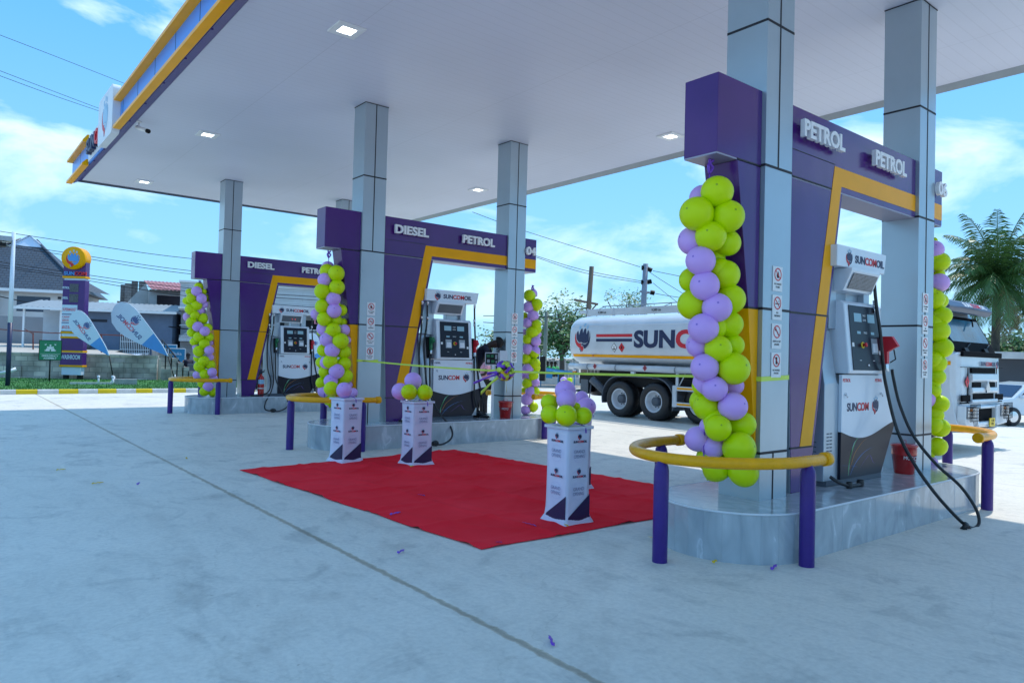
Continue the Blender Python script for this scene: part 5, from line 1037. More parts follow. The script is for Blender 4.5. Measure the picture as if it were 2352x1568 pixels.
# ground-level steps with railing
t = thing('stair_railing', 'dark metal stair railing going down from the terrace wall', 'railing', tuple(on(395, 830, 'y', 31.5)))
o_ = Vector(t.location); m = MB(); a, b = at(372, 805, 36), at(414, 860, 33.5); c, d = at(372, 780, 36), at(414, 833, 33.5)
m.tube([a-o_, b-o_], .035, 5); m.tube([c-o_, d-o_], .035, 5)
for i in range(8): u = i/7; m.tube([a.lerp(b, u)-o_, c.lerp(d, u)-o_], .02, 4)
m.build('handrail', M['black'], t)
m = MB(); 
for i in range(7): m.box(-.2+i*.25-.3, .1+i*.25-.3, .2, 1.6, -.9, .55-i*.2)
m.build('steps', M['blockwall'], t)
for i, (vx, vy) in enumerate(((387,806),(406,815))):
    p = at(vx, vy, 36.5-i); t = thing('notice_board', 'blue board with white handwriting by the stair railing, %s' % (['left one','right one'][i]), 'board', p, facing(p), 'blue hand-lettered boards')
    m = MB(); m.box(-.36,.36,-.02,.02,-.35,.30); m.build('panel', M['bluecloth'], t); m = MB(); m.box(-.40,.40,-.03,.03,.30,.34); m.box(-.40,-.36,-.03,.03,-.6,.34); m.box(.36,.40,-.03,.03,-.6,.34); m.build('frame', M['white'], t)
    m = MB(); m.M = FY(0,-.024,0); m.text('Duka', .15, 0, .0, 0, .002, 0, 0, 'c'); m.text('000', .10, 0, -.22, 0, .002, 0, 0, 'c'); m.M = Matrix(); m.build('lettering', M['white'], t)

# ---------------- price pylon ----------------
pz = .12; p = on(187, 872, 'z', .13)
t = thing('price_pylon', 'tall purple and yellow price pylon with round emblem on top, on the grass', 'pylon sign', p, facing(p)+R(-30)); t.scale = (.86,.86,.835)
Wp, Dp = 1.05, .36; mp_ = MB()
def pb(name, x0, x1, y0, y1, z0, z1, mt, bev=.01): m = MB(); m.box(x0,x1,y0,y1,z0,z1); return m.build(name, M[mt], t, bev)
pb('plinth', -Wp*.94, -.06, .04, Dp-.04, .22, .62, 'flagwhite'); pb('foot', -Wp*.9, -Wp*.7, .1, Dp-.1, -.05, .22, 'black'); pb('foot', -.28, -.08, .1, Dp-.1, -.05, .22, 'black')
pb('panel', -Wp, 0, 0, Dp, .70, 1.32, 'purple'); pb('panel', -Wp, 0, 0, Dp, 1.42, 2.02, 'purple')
for z in (.62, 1.33, 2.02, 2.26): pb('yellow_band', -Wp-.02, .02, -.02, Dp+.02, z, z+.09, 'yellow')
pb('white_band', -Wp*.97, -.03, .02, Dp-.02, 2.11, 2.26, 'flagwhite')
pb('panel', -Wp, 0, 0, Dp, 2.35, 4.88, 'purple'); pb('white_band', -Wp*.96, -.04, .03, Dp-.03, 4.88, 4.98, 'flagwhite'); pb('yellow_band', -Wp-.02, .02, -.03, Dp+.03, 4.98, 5.08, 'yellow'); pb('panel', -Wp, 0, 0, Dp, 5.08, 5.98, 'purple'); pb('top_edge', -Wp-.01, .01, -.01, Dp+.01, 5.98, 6.02, 'yellow')
m = MB(); m.lathe([(0,-.16),(.55,-.16),(.56,-.14),(.56,Dp+.02),(0,Dp+.02)], 40, c=(-Wp/2,0,5.96), ax='y'); m.build('emblem_drum', M['yellow'], t)
m = MB(); m.M = FY(-Wp/2, -.165, 5.93); logo(m, 0, 0, .86, 0, 0, 1, 2, .01); m.M = Matrix(); m.build('emblem', [M['flagblue'], M['red'], M['lightblue']], t)
m = MB(); m.M = FY(-Wp+.07, -.005, 5.13); a = m.text('SUN', .17, 0, 0, 0, .06, 0, .03, sx=1.1)+.01; m.text('COM', .17, a, 0, 0, .06, 1, .03, sx=1.05); m.M = Matrix(); m.build('sign_letters', [M['flagblue'], M['red']], t)
for z in (4.30, 3.80): m = MB(); m.box(-.72,-.30,-.012,0,z,z+.40); m.build('price_screen', M['screen'], t)
m = MB(); m.M = FY(0,-.004,0)
for s, z in (('PETROL',4.45),('DIESEL',3.95)): m.text(s, .11, -1.05, z, 0, .006, 0, .02, sx=.62)
m.text('WASHROOM', .22, -1.0, 1.0, 0, .006, 0, .02, sx=.50); m.M = Matrix(); m.build('lettering', M['flagwhite'], t)
for (z0, z1), ws in (((3.22,3.66),('SUPERMARKET',)),((2.80,3.18),('CARWASH &','SERVICE BAY')),((2.38,2.76),('#KAZI IENDELEE',))):
    q = pb('white_panel', -1.04, -.32, -.015, 0, z0+.0, z1-.0, 'flagwhite', 0)
    m = MB(); m.M = FY(-.68,-.017,0); h = .15 if len(ws) == 1 else .11
    for i, s in enumerate(ws):
        g = text_geo(s, .02)[2]*h/.727; m.text(s, h, 0, (z0+z1)/2-h/2+(0 if len(ws) == 1 else (.08 if i == 0 else -.085)), 0, .003, 0, .02, 'c', sx=.66/g)
    m.M = Matrix(); m.build('lettering', M['fadedred'], q)

# assembly sign
p = on(113, 876, 'z', .13); t = thing('assembly_sign', 'green EMERGENCY ASSEMBLY sign on a black post in the grass', 'sign', p, facing(p)+R(-6)); t.scale = (.70,.70,.74)
m = MB(); m.tube([(0,0,0),(0,0,1.2)], .035, 8); m.build('post', M['black'], t)
m = MB(); m.box(-.50,.50,-.05,-.02,1.12,2.10,0); m.box(-.53,.53,-.045,.0,1.09,2.13,1); m.build('panel', [M['signgreen'], M['black']], t)
m = MB(); m.M = FY(0,-.053,0); m.text('EMERGENCY', .095, 0, 1.28, 0, .004, 0, .02, 'c', sx=1.02); m.text('ASSEMBLY', .095, 0, 1.155, 0, .004, 0, .02, 'c', sx=1.02); m.box(-.46,.46,1.42,1.432,0,.004)
for x, z in ((-.12,1.56),(.12,1.56),(0,1.66)):
    m.prism([(x-.09,z),(x-.09,z+.10),(x-.04,z+.15),(x+.04,z+.15),(x+.09,z+.10),(x+.09,z)], 0, .004, 'z'); m.prism([(x+.045*math.cos(q*math.pi/6), z+.205+.045*math.sin(q*math.pi/6)) for q in range(12)], 0, .004, 'z')
for x, z, sx_, sz in ((-.30,1.98,1,-1),(.30,1.98,-1,-1),(-.30,1.52,1,1),(.30,1.52,-1,1)):
    m.prism([(x,z),(x+sx_*.10,z+sz*.085),(x+sx_*.085,z+sz*.10)], 0, .004, 'z'); m.prism([(x+sx_*.11,z+sz*.11),(x+sx_*.02,z+sz*.11),(x+sx_*.11,z+sz*.02)], 0, .004, 'z')
m.M = Matrix(); m.build('pictogram', M['white'], t)
# street pole
p = on(17.5, 886, 'z', .13); t = thing('lamp_post', 'white and blue painted street lamp post with solar head at the far left', 'lamp post', p, facing(p))
hh = (886-532)/FPX*((p-CP).dot(FW)); m = MB(); m.tube([(0,0,0),(0,0,hh*.41)], .075, 10); m.build('blue_base', M['navy'], t); m = MB(); m.tube([(0,0,hh*.41),(0,0,hh)], [.072,.06], 10); m.build('pole', M['flagwhite'], t)
m = MB(); m.tube([(0,0,hh*.9),(-.4,0,hh*.93)], .03, 6); m.box(-1.3,-.05,-.25,.25,hh*.935,hh*.965,0); m.box(-.9,-.2,-.15,.15,hh*.90,hh*.925,1); m.build('solar_head', [M['grey'], M['black']], t)
# low items on grass
p = on(262, 883, 'z', .13); t = thing('drain_slab', 'old concrete kerb slab lying on the grass by two short pipes', 'slab', p, facing(p)); m = MB(); m.box(-.0,.75,0,.25,0,.2); m.build('slab', M['concrete_old'], t); m = MB(); m.box(-1.4,-.02,.02,.12,0,.08,0); m.build('painted_edge', M['kerbwhite'], t)
for x in (-.05,-.5): m = MB(); m.tube([(x,-.1,0),(x,-.1,.26)], .03, 8); m.lathe([(.045,.26),(.045,.33),(0,.34)], 10, c=(x,-.1,0)); m.build('pipe', M['offwhite'], t)
for vx, vy, lb in ((20,853,'white floodlight on a bracket by the lamp post'),(203,852,'white floodlight on a bracket beside the pylon')):
    p = at(vx, vy, 30.4 if vx > 100 else 26); t = thing('floodlight', lb, 'floodlight', p, facing(p)); m = MB(); m.tube([(-.28,0,-.06),(.0,0,.0),(.22,0,.10)], [.05,.06,.07], 10); m.build('housing', M['offwhite'], t); m = MB(); m.tube([(-.28,0,-.06),(-.3,0,-.6)], .02, 6); m.build('bracket', M['offwhite'], t)

# feather flags (seen from behind, so the writing is mirrored)
def flag(base, tip, top, lean, W_, label):
    """base: foot; tip: bottom tip of the cloth; top: highest point; cloth outline in a leaning frame"""
    t = thing('feather_flag', label, 'flag', base, 0, 'white and blue feather flags'); o_ = Vector(base)
    ax = (top-tip); L_ = ax.length; v = ax.normalized(); n_ = -FW; u = v.cross(n_).normalized()     # u: to the right of the cloth axis
    F = frame(tip-o_, u, v)
    right = [(0,0),(.045,.15),(.075,.35),(.10,.55),(.12,.75),(.10,.90),(.04,.98),(-.05,1.0)]
    left = [(-.16,.96),(-.24,.86),(-.26,.74),(-.24,.60),(-.17,.40),(-.09,.20)]
    out_ = [(x*L_*W_, y*L_) for x, y in right+left]
    def clip(poly, y0, y1):
        def cl(P_, yy, keep_above):
            r = []
            for i in range(len(P_)):
                a, b = P_[i], P_[(i+1) % len(P_)]; ia = (a[1] >= yy) == keep_above; ib = (b[1] >= yy) == keep_above
                if ia: r.append(a)
                if ia != ib: k = (yy-a[1])/(b[1]-a[1]); r.append((a[0]+(b[0]-a[0])*k, yy))
            return r
        return cl(cl(poly, y0, True), y1, False)
    lo, up = clip(out_, -1, .36*L_), clip(out_, .36*L_, 9e9)
    m = MB(); m.M = F; m.prism(up, 0, .012, 'z'); m.M = Matrix(); c = m.build('white_cloth', M['flagwhite'], t)
    m = MB(); m.M = F; m.prism(lo, 0, .012, 'z'); m.M = Matrix(); m.build('blue_cloth', M['flagblue'], t)
    m = MB(); rr = smooth_path([F@Vector((x*L_*W_, y*L_, .006)) for x, y in right], 4); m.tube(rr, [.022-.014*i/len(rr) for i in range(len(rr))], 6); m.tube([Vector((0,0,0)), F@Vector((0,0,.006))], .02, 6, 1); m.build('pole', [M['flagwhite'], M['black']], t)
    m = MB(); m.lathe([(.14,0),(.12,.06),(.03,.09),(.03,.25),(0,.26)], 12); m.build('base', M['offwhite'], t)
    # mirrored wordmark running down the cloth + emblem
    q = F@Matrix.Translation((-.145*L_*W_, .86*L_, .0165)); q = q@Matrix.Rotation(R(-90), 4, 'Z')@Matrix.Scale(-1, 4, (1,0,0))
    m = MB(); hh = .060*L_; m.M = F@Matrix.Translation((-.13*L_*W_-.0, .43*L_, .0125))@Matrix.Rotation(R(90), 4, 'Z')@Matrix.Scale(-1, 4, (0,1,0))
    wd = wordmark(m, 0, 0, hh, True, 0, 0, 1, .003, .03, sx=.95); m.M = F@Matrix.Translation((.015*L_*W_, .66*L_, .0125))@Matrix.Rotation(R(75), 4, 'Z')@Matrix.Scale(-1, 4, (0,1,0)); logo(m, 0, 0, .17*L_, 0, 0, 1, 0, .003); m.M = Matrix(); m.build('lettering', [M['faded'], M['fadedred']], t)
    return t
d1 = (on(260, 873, 'z', .13)-CP).dot(FW); b1 = at(262, 880, d1-1.8); b1.z = .12; flag(b1, at(251, 817, d1-1.8), at(172, 714, d1-1.8), 0, 1.0, 'leaning white and blue feather flag in front of the pylon, the smaller one')
d2 = 31.0; b2 = at(402, 868, d2); b2.z = .13; flag(b2, at(386, 818, d2), at(270, 696, d2), 0, 1.0, 'leaning white and blue feather flag right of the pylon, the larger one')
d3 = 29.0; b3 = at(744, 880, d3); b3.z = .05; flag(b3, at(742, 835, d3), at(714, 765, d3), 0, 1.25, 'white feather flag glimpsed behind the farthest pump')

# ---------------- white shop building behind the farthest pump ----------------
p = at(690, 830, 44); t = thing('shop_building', 'white two-storey shop building with balcony and signboards behind the farthest pump', 'building', (p.x, p.y, 0), facing(p)+R(6)); t.scale = (.8,.8,.76)
m = MB(); m.box(-8.5,6,2,8,0,5.6); m.box(-8.5,6,.0,2.2,2.55,2.85); m.box(-8.5,6,-.2,2,4.9,7.0); 
m.build('walls', M['wallwhite'], t)
m = MB(); m.box(-8.6,6.1,-.5,2,5.0,5.12); m.box(-8.6,6.1,-.3,8,7.0,7.15); m.build('roof_edge', M['white'], t)
for x in (-6.5,-3.4,-.2,3.1,5.85): m = MB(); m.box(x-.16,x+.16,.0,.3,0,4.9); m.build('pillar', M['white'], t)
m = MB(); 
for x0, x1 in ((-6.2,-3.7),(-3.1,-.5),(.1,2.8),(3.4,6.0)): m.box(x0,x1,1.97,2.0,.1,2.3); m.box(x0+.3,x1-.6,1.97,2.0,2.9,4.6)
m.build('doorway', M['darkroom'], t)
m = MB()
for z in (2.95,3.75): m.tube([(-8.5,.0,z),(6,.0,z)], .03, 5)
for i in range(111): m.tube([(-8.4+i*.13,0,2.85),(-7.4+i*.13,0,3.75)], .016, 4)
m.build('balcony_railing', M['white'], t)
def board(x0, x1, z0, z1, back, text_, col, h, name='signboard', extra=None):
    m = MB(); m.box(x0,x1,-.32,-.26,z0,z1); q = m.build(name, M[back], t); m = MB(); m.M = FY((x0+x1)/2,-.325,0)
    for s, z in text_: m.text(s, h, 0, z, 0, .004, 0, .02, 'c', sx=min(1, (x1-x0)*.92/(text_geo(s,.02)[2]*h/.727)))
    if extra: extra(m)
    m.M = Matrix(); m.build('lettering', [M[col], M['black'], M['lightblue'], M['red']], q)
def grid(m):
    for i in range(4):
        for j in range(5): m.box(-.5+i*.27,-.30+i*.27,-.9+j*.3,-.70+j*.3+0,0,.004,[2,1,3,2,1][(i+j*2) % 5])
board(.9,2.2,4.25,5.2,'pink',[('CHICHI BUREAU',4.98)],'white',.14, extra=lambda m: [m.box(-.55+i*.4,-.25+i*.4,4.3,4.8,0,.004,[1,2,1][i]) for i in range(3)])
board(1.3,4.6,2.35,3.0,'black',[('DJ-JONI',2.62),('tools & more',2.42)],'white',.22)
m = MB(); m.box(-3.9,-2.6,-.30,-.25,.2,2.5); q = m.build('poster_board', M['lightblue'], t); m = MB(); m.M = FY(-3.25,-.305,1.4)
for i in range(4):
    for j in range(6): m.box(-.55+i*.29,-.35+i*.29,-.95+j*.3,-.75+j*.3,0,.004,[0,1,2,3,1][(i+j*2) % 5])
m.text('STATIONERY', .14, 0, .90, .001, .004, 1, .02, 'c'); m.M = Matrix(); m.build('pictures', [M['white'], M['navy'], M['cloth_pink'], M['red']], q)
# parked dark vehicle glimpsed under the poster
p = at(600, 862, 33); car(p.x, p.y, facing(p), 'dark vehicle glimpsed between portal and pump behind the farthest island', 'greydark')

# ---------------- poles and wires ----------------
def mast(vx0, vy0, vx1, vy1, d, r, mt, name, label, cat='pole'):
    a, b = at(vx0, vy0, d), at(vx1, vy1, d); a0 = a.copy(); t = thing(name, label, cat, a, group='utility poles'); m = MB(); m.tube([Vector((0,0,0)), (b-a)*.5, b-a], [r, r*.95, r*.85], 12); m.build('pole', M[mt], t); return t, a, b
dW = 30; tw, a, b = mast(1340, 872, 1359, 612, dW, .115, 'wood', 'wooden_pole', 'leaning brown timber pole with a broken cross-arm behind the tank'); 
m = MB(); c = at(1349, 695, dW)-a; m.tube([c-RT*.55+UP*.12, c+RT*.45-UP*.07], .05, 6); m.tube([c+RT*.38-UP*.08, c+RT*.1-UP*.4], .03, 5); m.build('cross_arm', M['wood'], tw)
dC = 48; tc_, a, b = mast(1470, 860, 1483, 606, dC, .20, 'pole_concrete', 'power_pole', 'grey concrete power pole with insulators rising behind the tanker')
def insul(t, a, vx0, vy0, vx1, vy1, d):
    p, q = at(vx0, vy0, d)-a, at(vx1, vy1, d)-a; m = MB(); n = 9; pts = [p.lerp(q, i/(n*2)) for i in range(n*2+1)]; m.tube(pts, [.10 if i % 2 else .17 for i in range(len(pts))], 8); m.build('insulator', M['black'], t)
for s in ((1474,615,1478,615),(1487,617,1497,621),(1473,648,1479,648),(1487,648,1496,646),(1494,671,1503,673)): insul(tc_, a, *s, dC)
m = MB(); m.tube([at(1470,669,dC)-a, at(1492,672,dC)-a], .08, 6); m.tube([at(1475,672,dC)-a, at(1480,686,dC)-a, at(1487,672,dC)-a], .04, 5); m.build('cross_arm', M['pole_concrete'], tc_)
dG = 34; tg_, a, b = mast(1249, 874, 1255.5, 716, dG, .10, 'wood_green', 'timber_pole', 'weathered greenish timber pole in front of the tree')
def wire(pts, r, label, dpt=None):
    P = [at(x, y, d) for x, y, d in pts]; o_ = P[0]; m = MB(); m.tube(smooth_path([p-o_ for p in P], 6), r, 4); o = m.build('overhead_wire', M['black'], loc=o_); tag(o, label, 'wire', 'overhead wires')
wire([(-60,58,40),(120,127,46),(278,189,52),(420,245,58)], .016, 'single thin wire crossing the top left sky')
wire([(-60,140,40),(110,205,46),(235,252,52),(330,285,58)], .016, 'upper of two close wires ending behind the emblem box'); wire([(-60,152,40),(110,215,46),(235,258,52),(330,292,58)], .016, 'lower of two close wires ending behind the emblem box')
for i, (y0, y1, y2) in enumerate(((530,567,602),(556,596,632),(562,603,641),(600,626,668),(607,634,676),(612,650,694))):
    wire([(-60,y0-8,40),(150,y0+24,40),(440,(y0+y2)/2+28,41),(800,y2+18,43)], .016, ['highest','second','third','fourth','fifth','lowest'][i]+' of six wires passing over the pylon and tiled roof')
wire([(-60,668,44),(90,700,43),(210,725,42),(330,742,42),(520,768,42)], .03, 'thick sagging cable below the wires, crossing the tiled roof')
for pts, lb in (([(1085,487,50),(1210,532,49),(1470,613,48)],'top wire from the middle columns to the concrete pole'),([(1232,588,50),(1340,620,49),(1475,646,48)],'upper of the double wires reaching the concrete pole'),([(1232,591,50),(1340,626,49),(1475,650,48)],'lower of the double wires reaching the concrete pole'),
    ([(1500,622,48),(1570,636,47),(1700,662,45)],'wire leaving the concrete pole to the right, top'),([(1488,622,48),(1530,650,46),(1700,755,40)],'slanting stay wire from the top of the concrete pole'),([(1505,674,48),(1560,683,47),(1700,700,45)],'wire leaving the concrete pole cross-arm to the right'),
    ([(1110,740,36),(1180,744,35),(1255,746,34)],'cable behind the middle column going to the greenish pole'),([(1110,725,36),(1250,728,34),(1318,745,33)],'thin cable from the greenish pole towards the tanker tail'),([(1140,722,36),(1256,727,34),(1350,705,30)],'dark cable crossing in front of the tree to the timber pole'),
    ([(1500,650,48),(1540,682,46),(1640,760,42)],'second slanting stay wire right of the concrete pole')): wire(pts, .018, lb)

# ---------------- trees ----------------
def leafy(name, label, base, h, crown, n, seed, mt='leaf', lr=.16, cat='tree', trunk_r=.16, dens=None):
    t = thing(name, label, cat, base); rnd = random.Random(seed); m = MB()
    m.tube(smooth_path([(0,0,0),(.08,0,h*.25),(-.05,.05,h*.5)], 4), [trunk_r*(1-.045*i) for i in range(9)], 9)
    tips = []
    for i in range(16):
        a = rnd.uniform(0, 6.28); u = rnd.uniform(.35, 1); z = h*rnd.uniform(.55, 1.0); k = crown*u*math.sqrt(max(.1, 1-((z/h-.62)/.48)**2)); e = Vector((k*math.cos(a), k*math.sin(a), z))
        s = Vector((0,0,h*rnd.uniform(.28,.5))); mid = s.lerp(e, .5)+Vector((rnd.uniform(-.2,.2), rnd.uniform(-.2,.2), .2)); m.tube(smooth_path([s, mid, e], 4), [.07-.006*j for j in range(9)], 5); tips.append(e); tips.append(mid)
    m.build('trunk', M['bark'], t)
    m = MB(); vs = []; fs = []; cl = []
    for e in tips:
        for _ in range(3): cl.append((e+Vector((rnd.gauss(0,.45), rnd.gauss(0,.45), rnd.gauss(0,.4))), rnd.uniform(.35,.75)))
    for i in range(n):
        c, r = rnd.choice(cl); d = Vector((rnd.gauss(0,1), rnd.gauss(0,1), rnd.gauss(0,1))).normalized()*r*rnd.random()**.4; p = c+d; s = lr*rnd.uniform(.5,1.2)
        a = Vector((rnd.gauss(0,1), rnd.gauss(0,1), rnd.gauss(0,.6))).normalized(); b = a.orthogonal().normalized()*.55
        k = len(vs); vs += [p-a*s*.5, p+b*s*.5, p+a*s*.5, p-b*s*.5]; fs.append((k, k+1, k+2, k+3))
    m.add(vs, fs); m.build('crown', M[mt], t); return t
p = at(1288, 870, 40); leafy('broadleaf_tree', 'loose green broadleaf tree with bare twigs behind the tail of the tanker', (p.x, p.y, 0), 4.6, 1.7, 4600, 4, lr=.22)
p = at(1225, 870, 44); leafy('small_tree', 'smaller pale green tree left of the greenish pole behind balloons', (p.x, p.y, 0), 3.6, 1.3, 2200, 5, lr=.22)
p = at(1440, 870, 52); leafy('small_tree', 'sparse tree top showing just above the tank handrail', (p.x, p.y, 0), 6.1, 2.3, 3000, 6, lr=.22)
p = at(1160, 880, 46); leafy('small_tree', 'bushy tree glimpsed behind the bending man at the middle island', (p.x, p.y, 0), 3.4, 1.6, 2200, 9, lr=.24)
def palm(label, base, h, n, L0, seed):
    t = thing('palm_tree', label, 'palm', base); rnd = random.Random(seed); m = MB(); tr = smooth_path([(.5,.2,0),(.2,.1,h*.4),(0,0,h*.8),(0,0,h)], 6); m.tube(tr, [.22-.004*i for i in range(len(tr))], 10); m.build('trunk', M['bark'], t)
    for i in range(n):
        a = 2.399*i+rnd.uniform(-.2,.2); el = 1.40-2.15*(i/n)+rnd.uniform(-.1,.1); L_ = L0*rnd.uniform(.68,1.15)
        pts = []; p = Vector((0,0,h)); d = Vector((math.cos(a)*math.cos(el), math.sin(a)*math.cos(el), math.sin(el))); ns = 22
        for j in range(ns+1): pts.append(p.copy()); p += d*(L_/ns); d = (d+Vector((0,0,-1))*(.028+.0045*j)*(1.25-.3*el)).normalized()
        m = MB(); m.tube(pts, [.035*(1-j/ns)+.008 for j in range(ns+1)], 5); vs = []; fs = []
        for j in range(3, int(ns*2.6)):
            u = j/2.6; i0 = int(u); 
            if i0 >= ns: break
            q = pts[i0].lerp(pts[i0+1], u-i0); td = (pts[i0+1]-pts[i0]).normalized(); sd = td.cross(Vector((0,0,1)));
            if sd.length < .05: sd = Vector((math.sin(a), -math.cos(a), 0))
            sd.normalize(); ll = .85*math.sin(math.pi*min(1, .12+u/ns*.85))**.7*L0/3.3
            for s in (-1, 1):
                dd = (sd*s*.8+td*.75+Vector((0,0,-.35-.5*rnd.random()))).normalized(); e = q+dd*ll*rnd.uniform(.8,1.1); md = q.lerp(e, .5)+Vector((0,0,.04)); wv = td*.026; k = len(vs)
                vs += [q-wv*.5, q+wv*.5, md+wv, md-wv, e-Vector((0,0,.12*ll))]; fs += [(k,k+1,k+2,k+3),(k+3,k+2,k+4)]
        m.add(vs, fs); m.build('frond', M['leaf_palm'] if i < n-3 else M['leaf_dry'], t)
    return t
p = at(2290, 640, 34); palm('tall coconut palm with feathery fronds above the truck cab', (p.x, p.y, 0), p.z, 48, 3.5, 2)
p = at(2385, 700, 42); palm('second palm cut off by the right edge, behind the grey building', (p.x, p.y, 0), p.z, 22, 2.8, 8)
p = at(2350, 800, 38); leafy('bushy_tree', 'dense green bushy tree under the palms behind the grey building', (p.x, p.y, 0), 3.6, 2.2, 4200, 12, lr=.3, cat='tree')
p = at(2262, 800, 40); leafy('bushy_tree', 'dark leafy bush between the truck cab and the palm trunk', (p.x, p.y, 0), 2.9, 1.4, 2400, 13, lr=.26, cat='tree')
# grey building at right edge
p = at(2330, 900, 27); t = thing('grey_building', 'dark grey flat-roofed building at the right edge behind the white car', 'building', (p.x, p.y, 0), facing(p)+R(10))
m = MB(); m.box(-1.6,9,2,8,0,1.95); m.build('walls', M['wall_dark'], t); m = MB(); m.box(-2.0,9.2,.6,8,1.96,2.22); m.build('roof_slab', M['wall_plaster'], t)
m = MB(); 
for i in range(30): m.tube([(-1.5+i*.3,1.9,0),(-1.5+i*.3,1.9,.8)], .015, 4)
m.tube([(-1.5,1.9,.8),(8,1.9,.8)], .02, 4); m.build('railing', M['greydark'], t)
# distant fence, tent, dark banner
p = at(1330, 862, 46); t = thing('plank_fence', 'brown timber plank fence in the distance under the tree', 'fence', (p.x, p.y, 0), facing(p))
for i, (x0, x1, h, mt) in enumerate(((-8,-5,1.3,'wall_plaster'),(-5,-2.2,1.7,'wood'),(-2.2,.1,1.5,'wall_plaster'),(.1,2.2,1.75,'wood'),(2.2,6,1.4,'wood'),(6,12,1.5,'wall_plaster'))):
    m = MB(); 
    for j in range(int((x1-x0)/.22)): m.box(x0+j*.22, x0+j*.22+.205, 0, .04, 0, h-.06*((j*5+i) % 3))
    m.build('panel', M[mt], t)
p = at(1278, 850, 38); t = thing('blue_tent', 'blue canvas shade tent on thin poles beyond the greenish pole', 'tent', (p.x, p.y, 0), facing(p))
zt = p.z+.03; m = MB(); m.add([(-.85,-.6,zt),(1.0,-.6,zt-.22),(1.0,1.2,zt-.1),(-.85,1.2,zt+.1),(-.85,-.6,zt-.4),(-.15,-.6,zt-.42)], [(0,1,2,3)]); m.add([(-.85,-.61,zt),(-.2,-.61,zt-.05),(-.2,-.61,zt-.45),(-.85,-.61,zt-.42)], [(0,1,2,3)]); o = m.build('cloth', M['bluecloth'], t); o.modifiers.new('t','SOLIDIFY').thickness = .02
for x in (-.8,.1,.95): m = MB(); m.tube([(x,-.6,0),(x,-.6,zt-.1)], .03, 6); m.build('pole', M['bluecloth'], t)
p = at(1246, 818, 33.5); t = thing('dark_banner', 'dark banner hanging beside the greenish timber pole', 'banner', p, facing(p)); m = MB(); m.box(-.12,.14,-.02,0,-1.15,0); m.build('cloth', M['black'], t); m = MB(); m.tube([(-.16,0,-1.3),(-.13,0,.05)], .018, 6); m.build('pole', M['offwhite'], t)
# low white concrete wall beyond the truck
p = at(1380, 868, 41); m = MB(); m.box(-12,6,0,.25,0,.42); o = m.build('low_wall', M['kerbwhite'], loc=(p.x, p.y, 0)); o.rotation_euler.z = facing(p); tag(o, 'low pale concrete wall in the distance under the truck tail', 'wall')
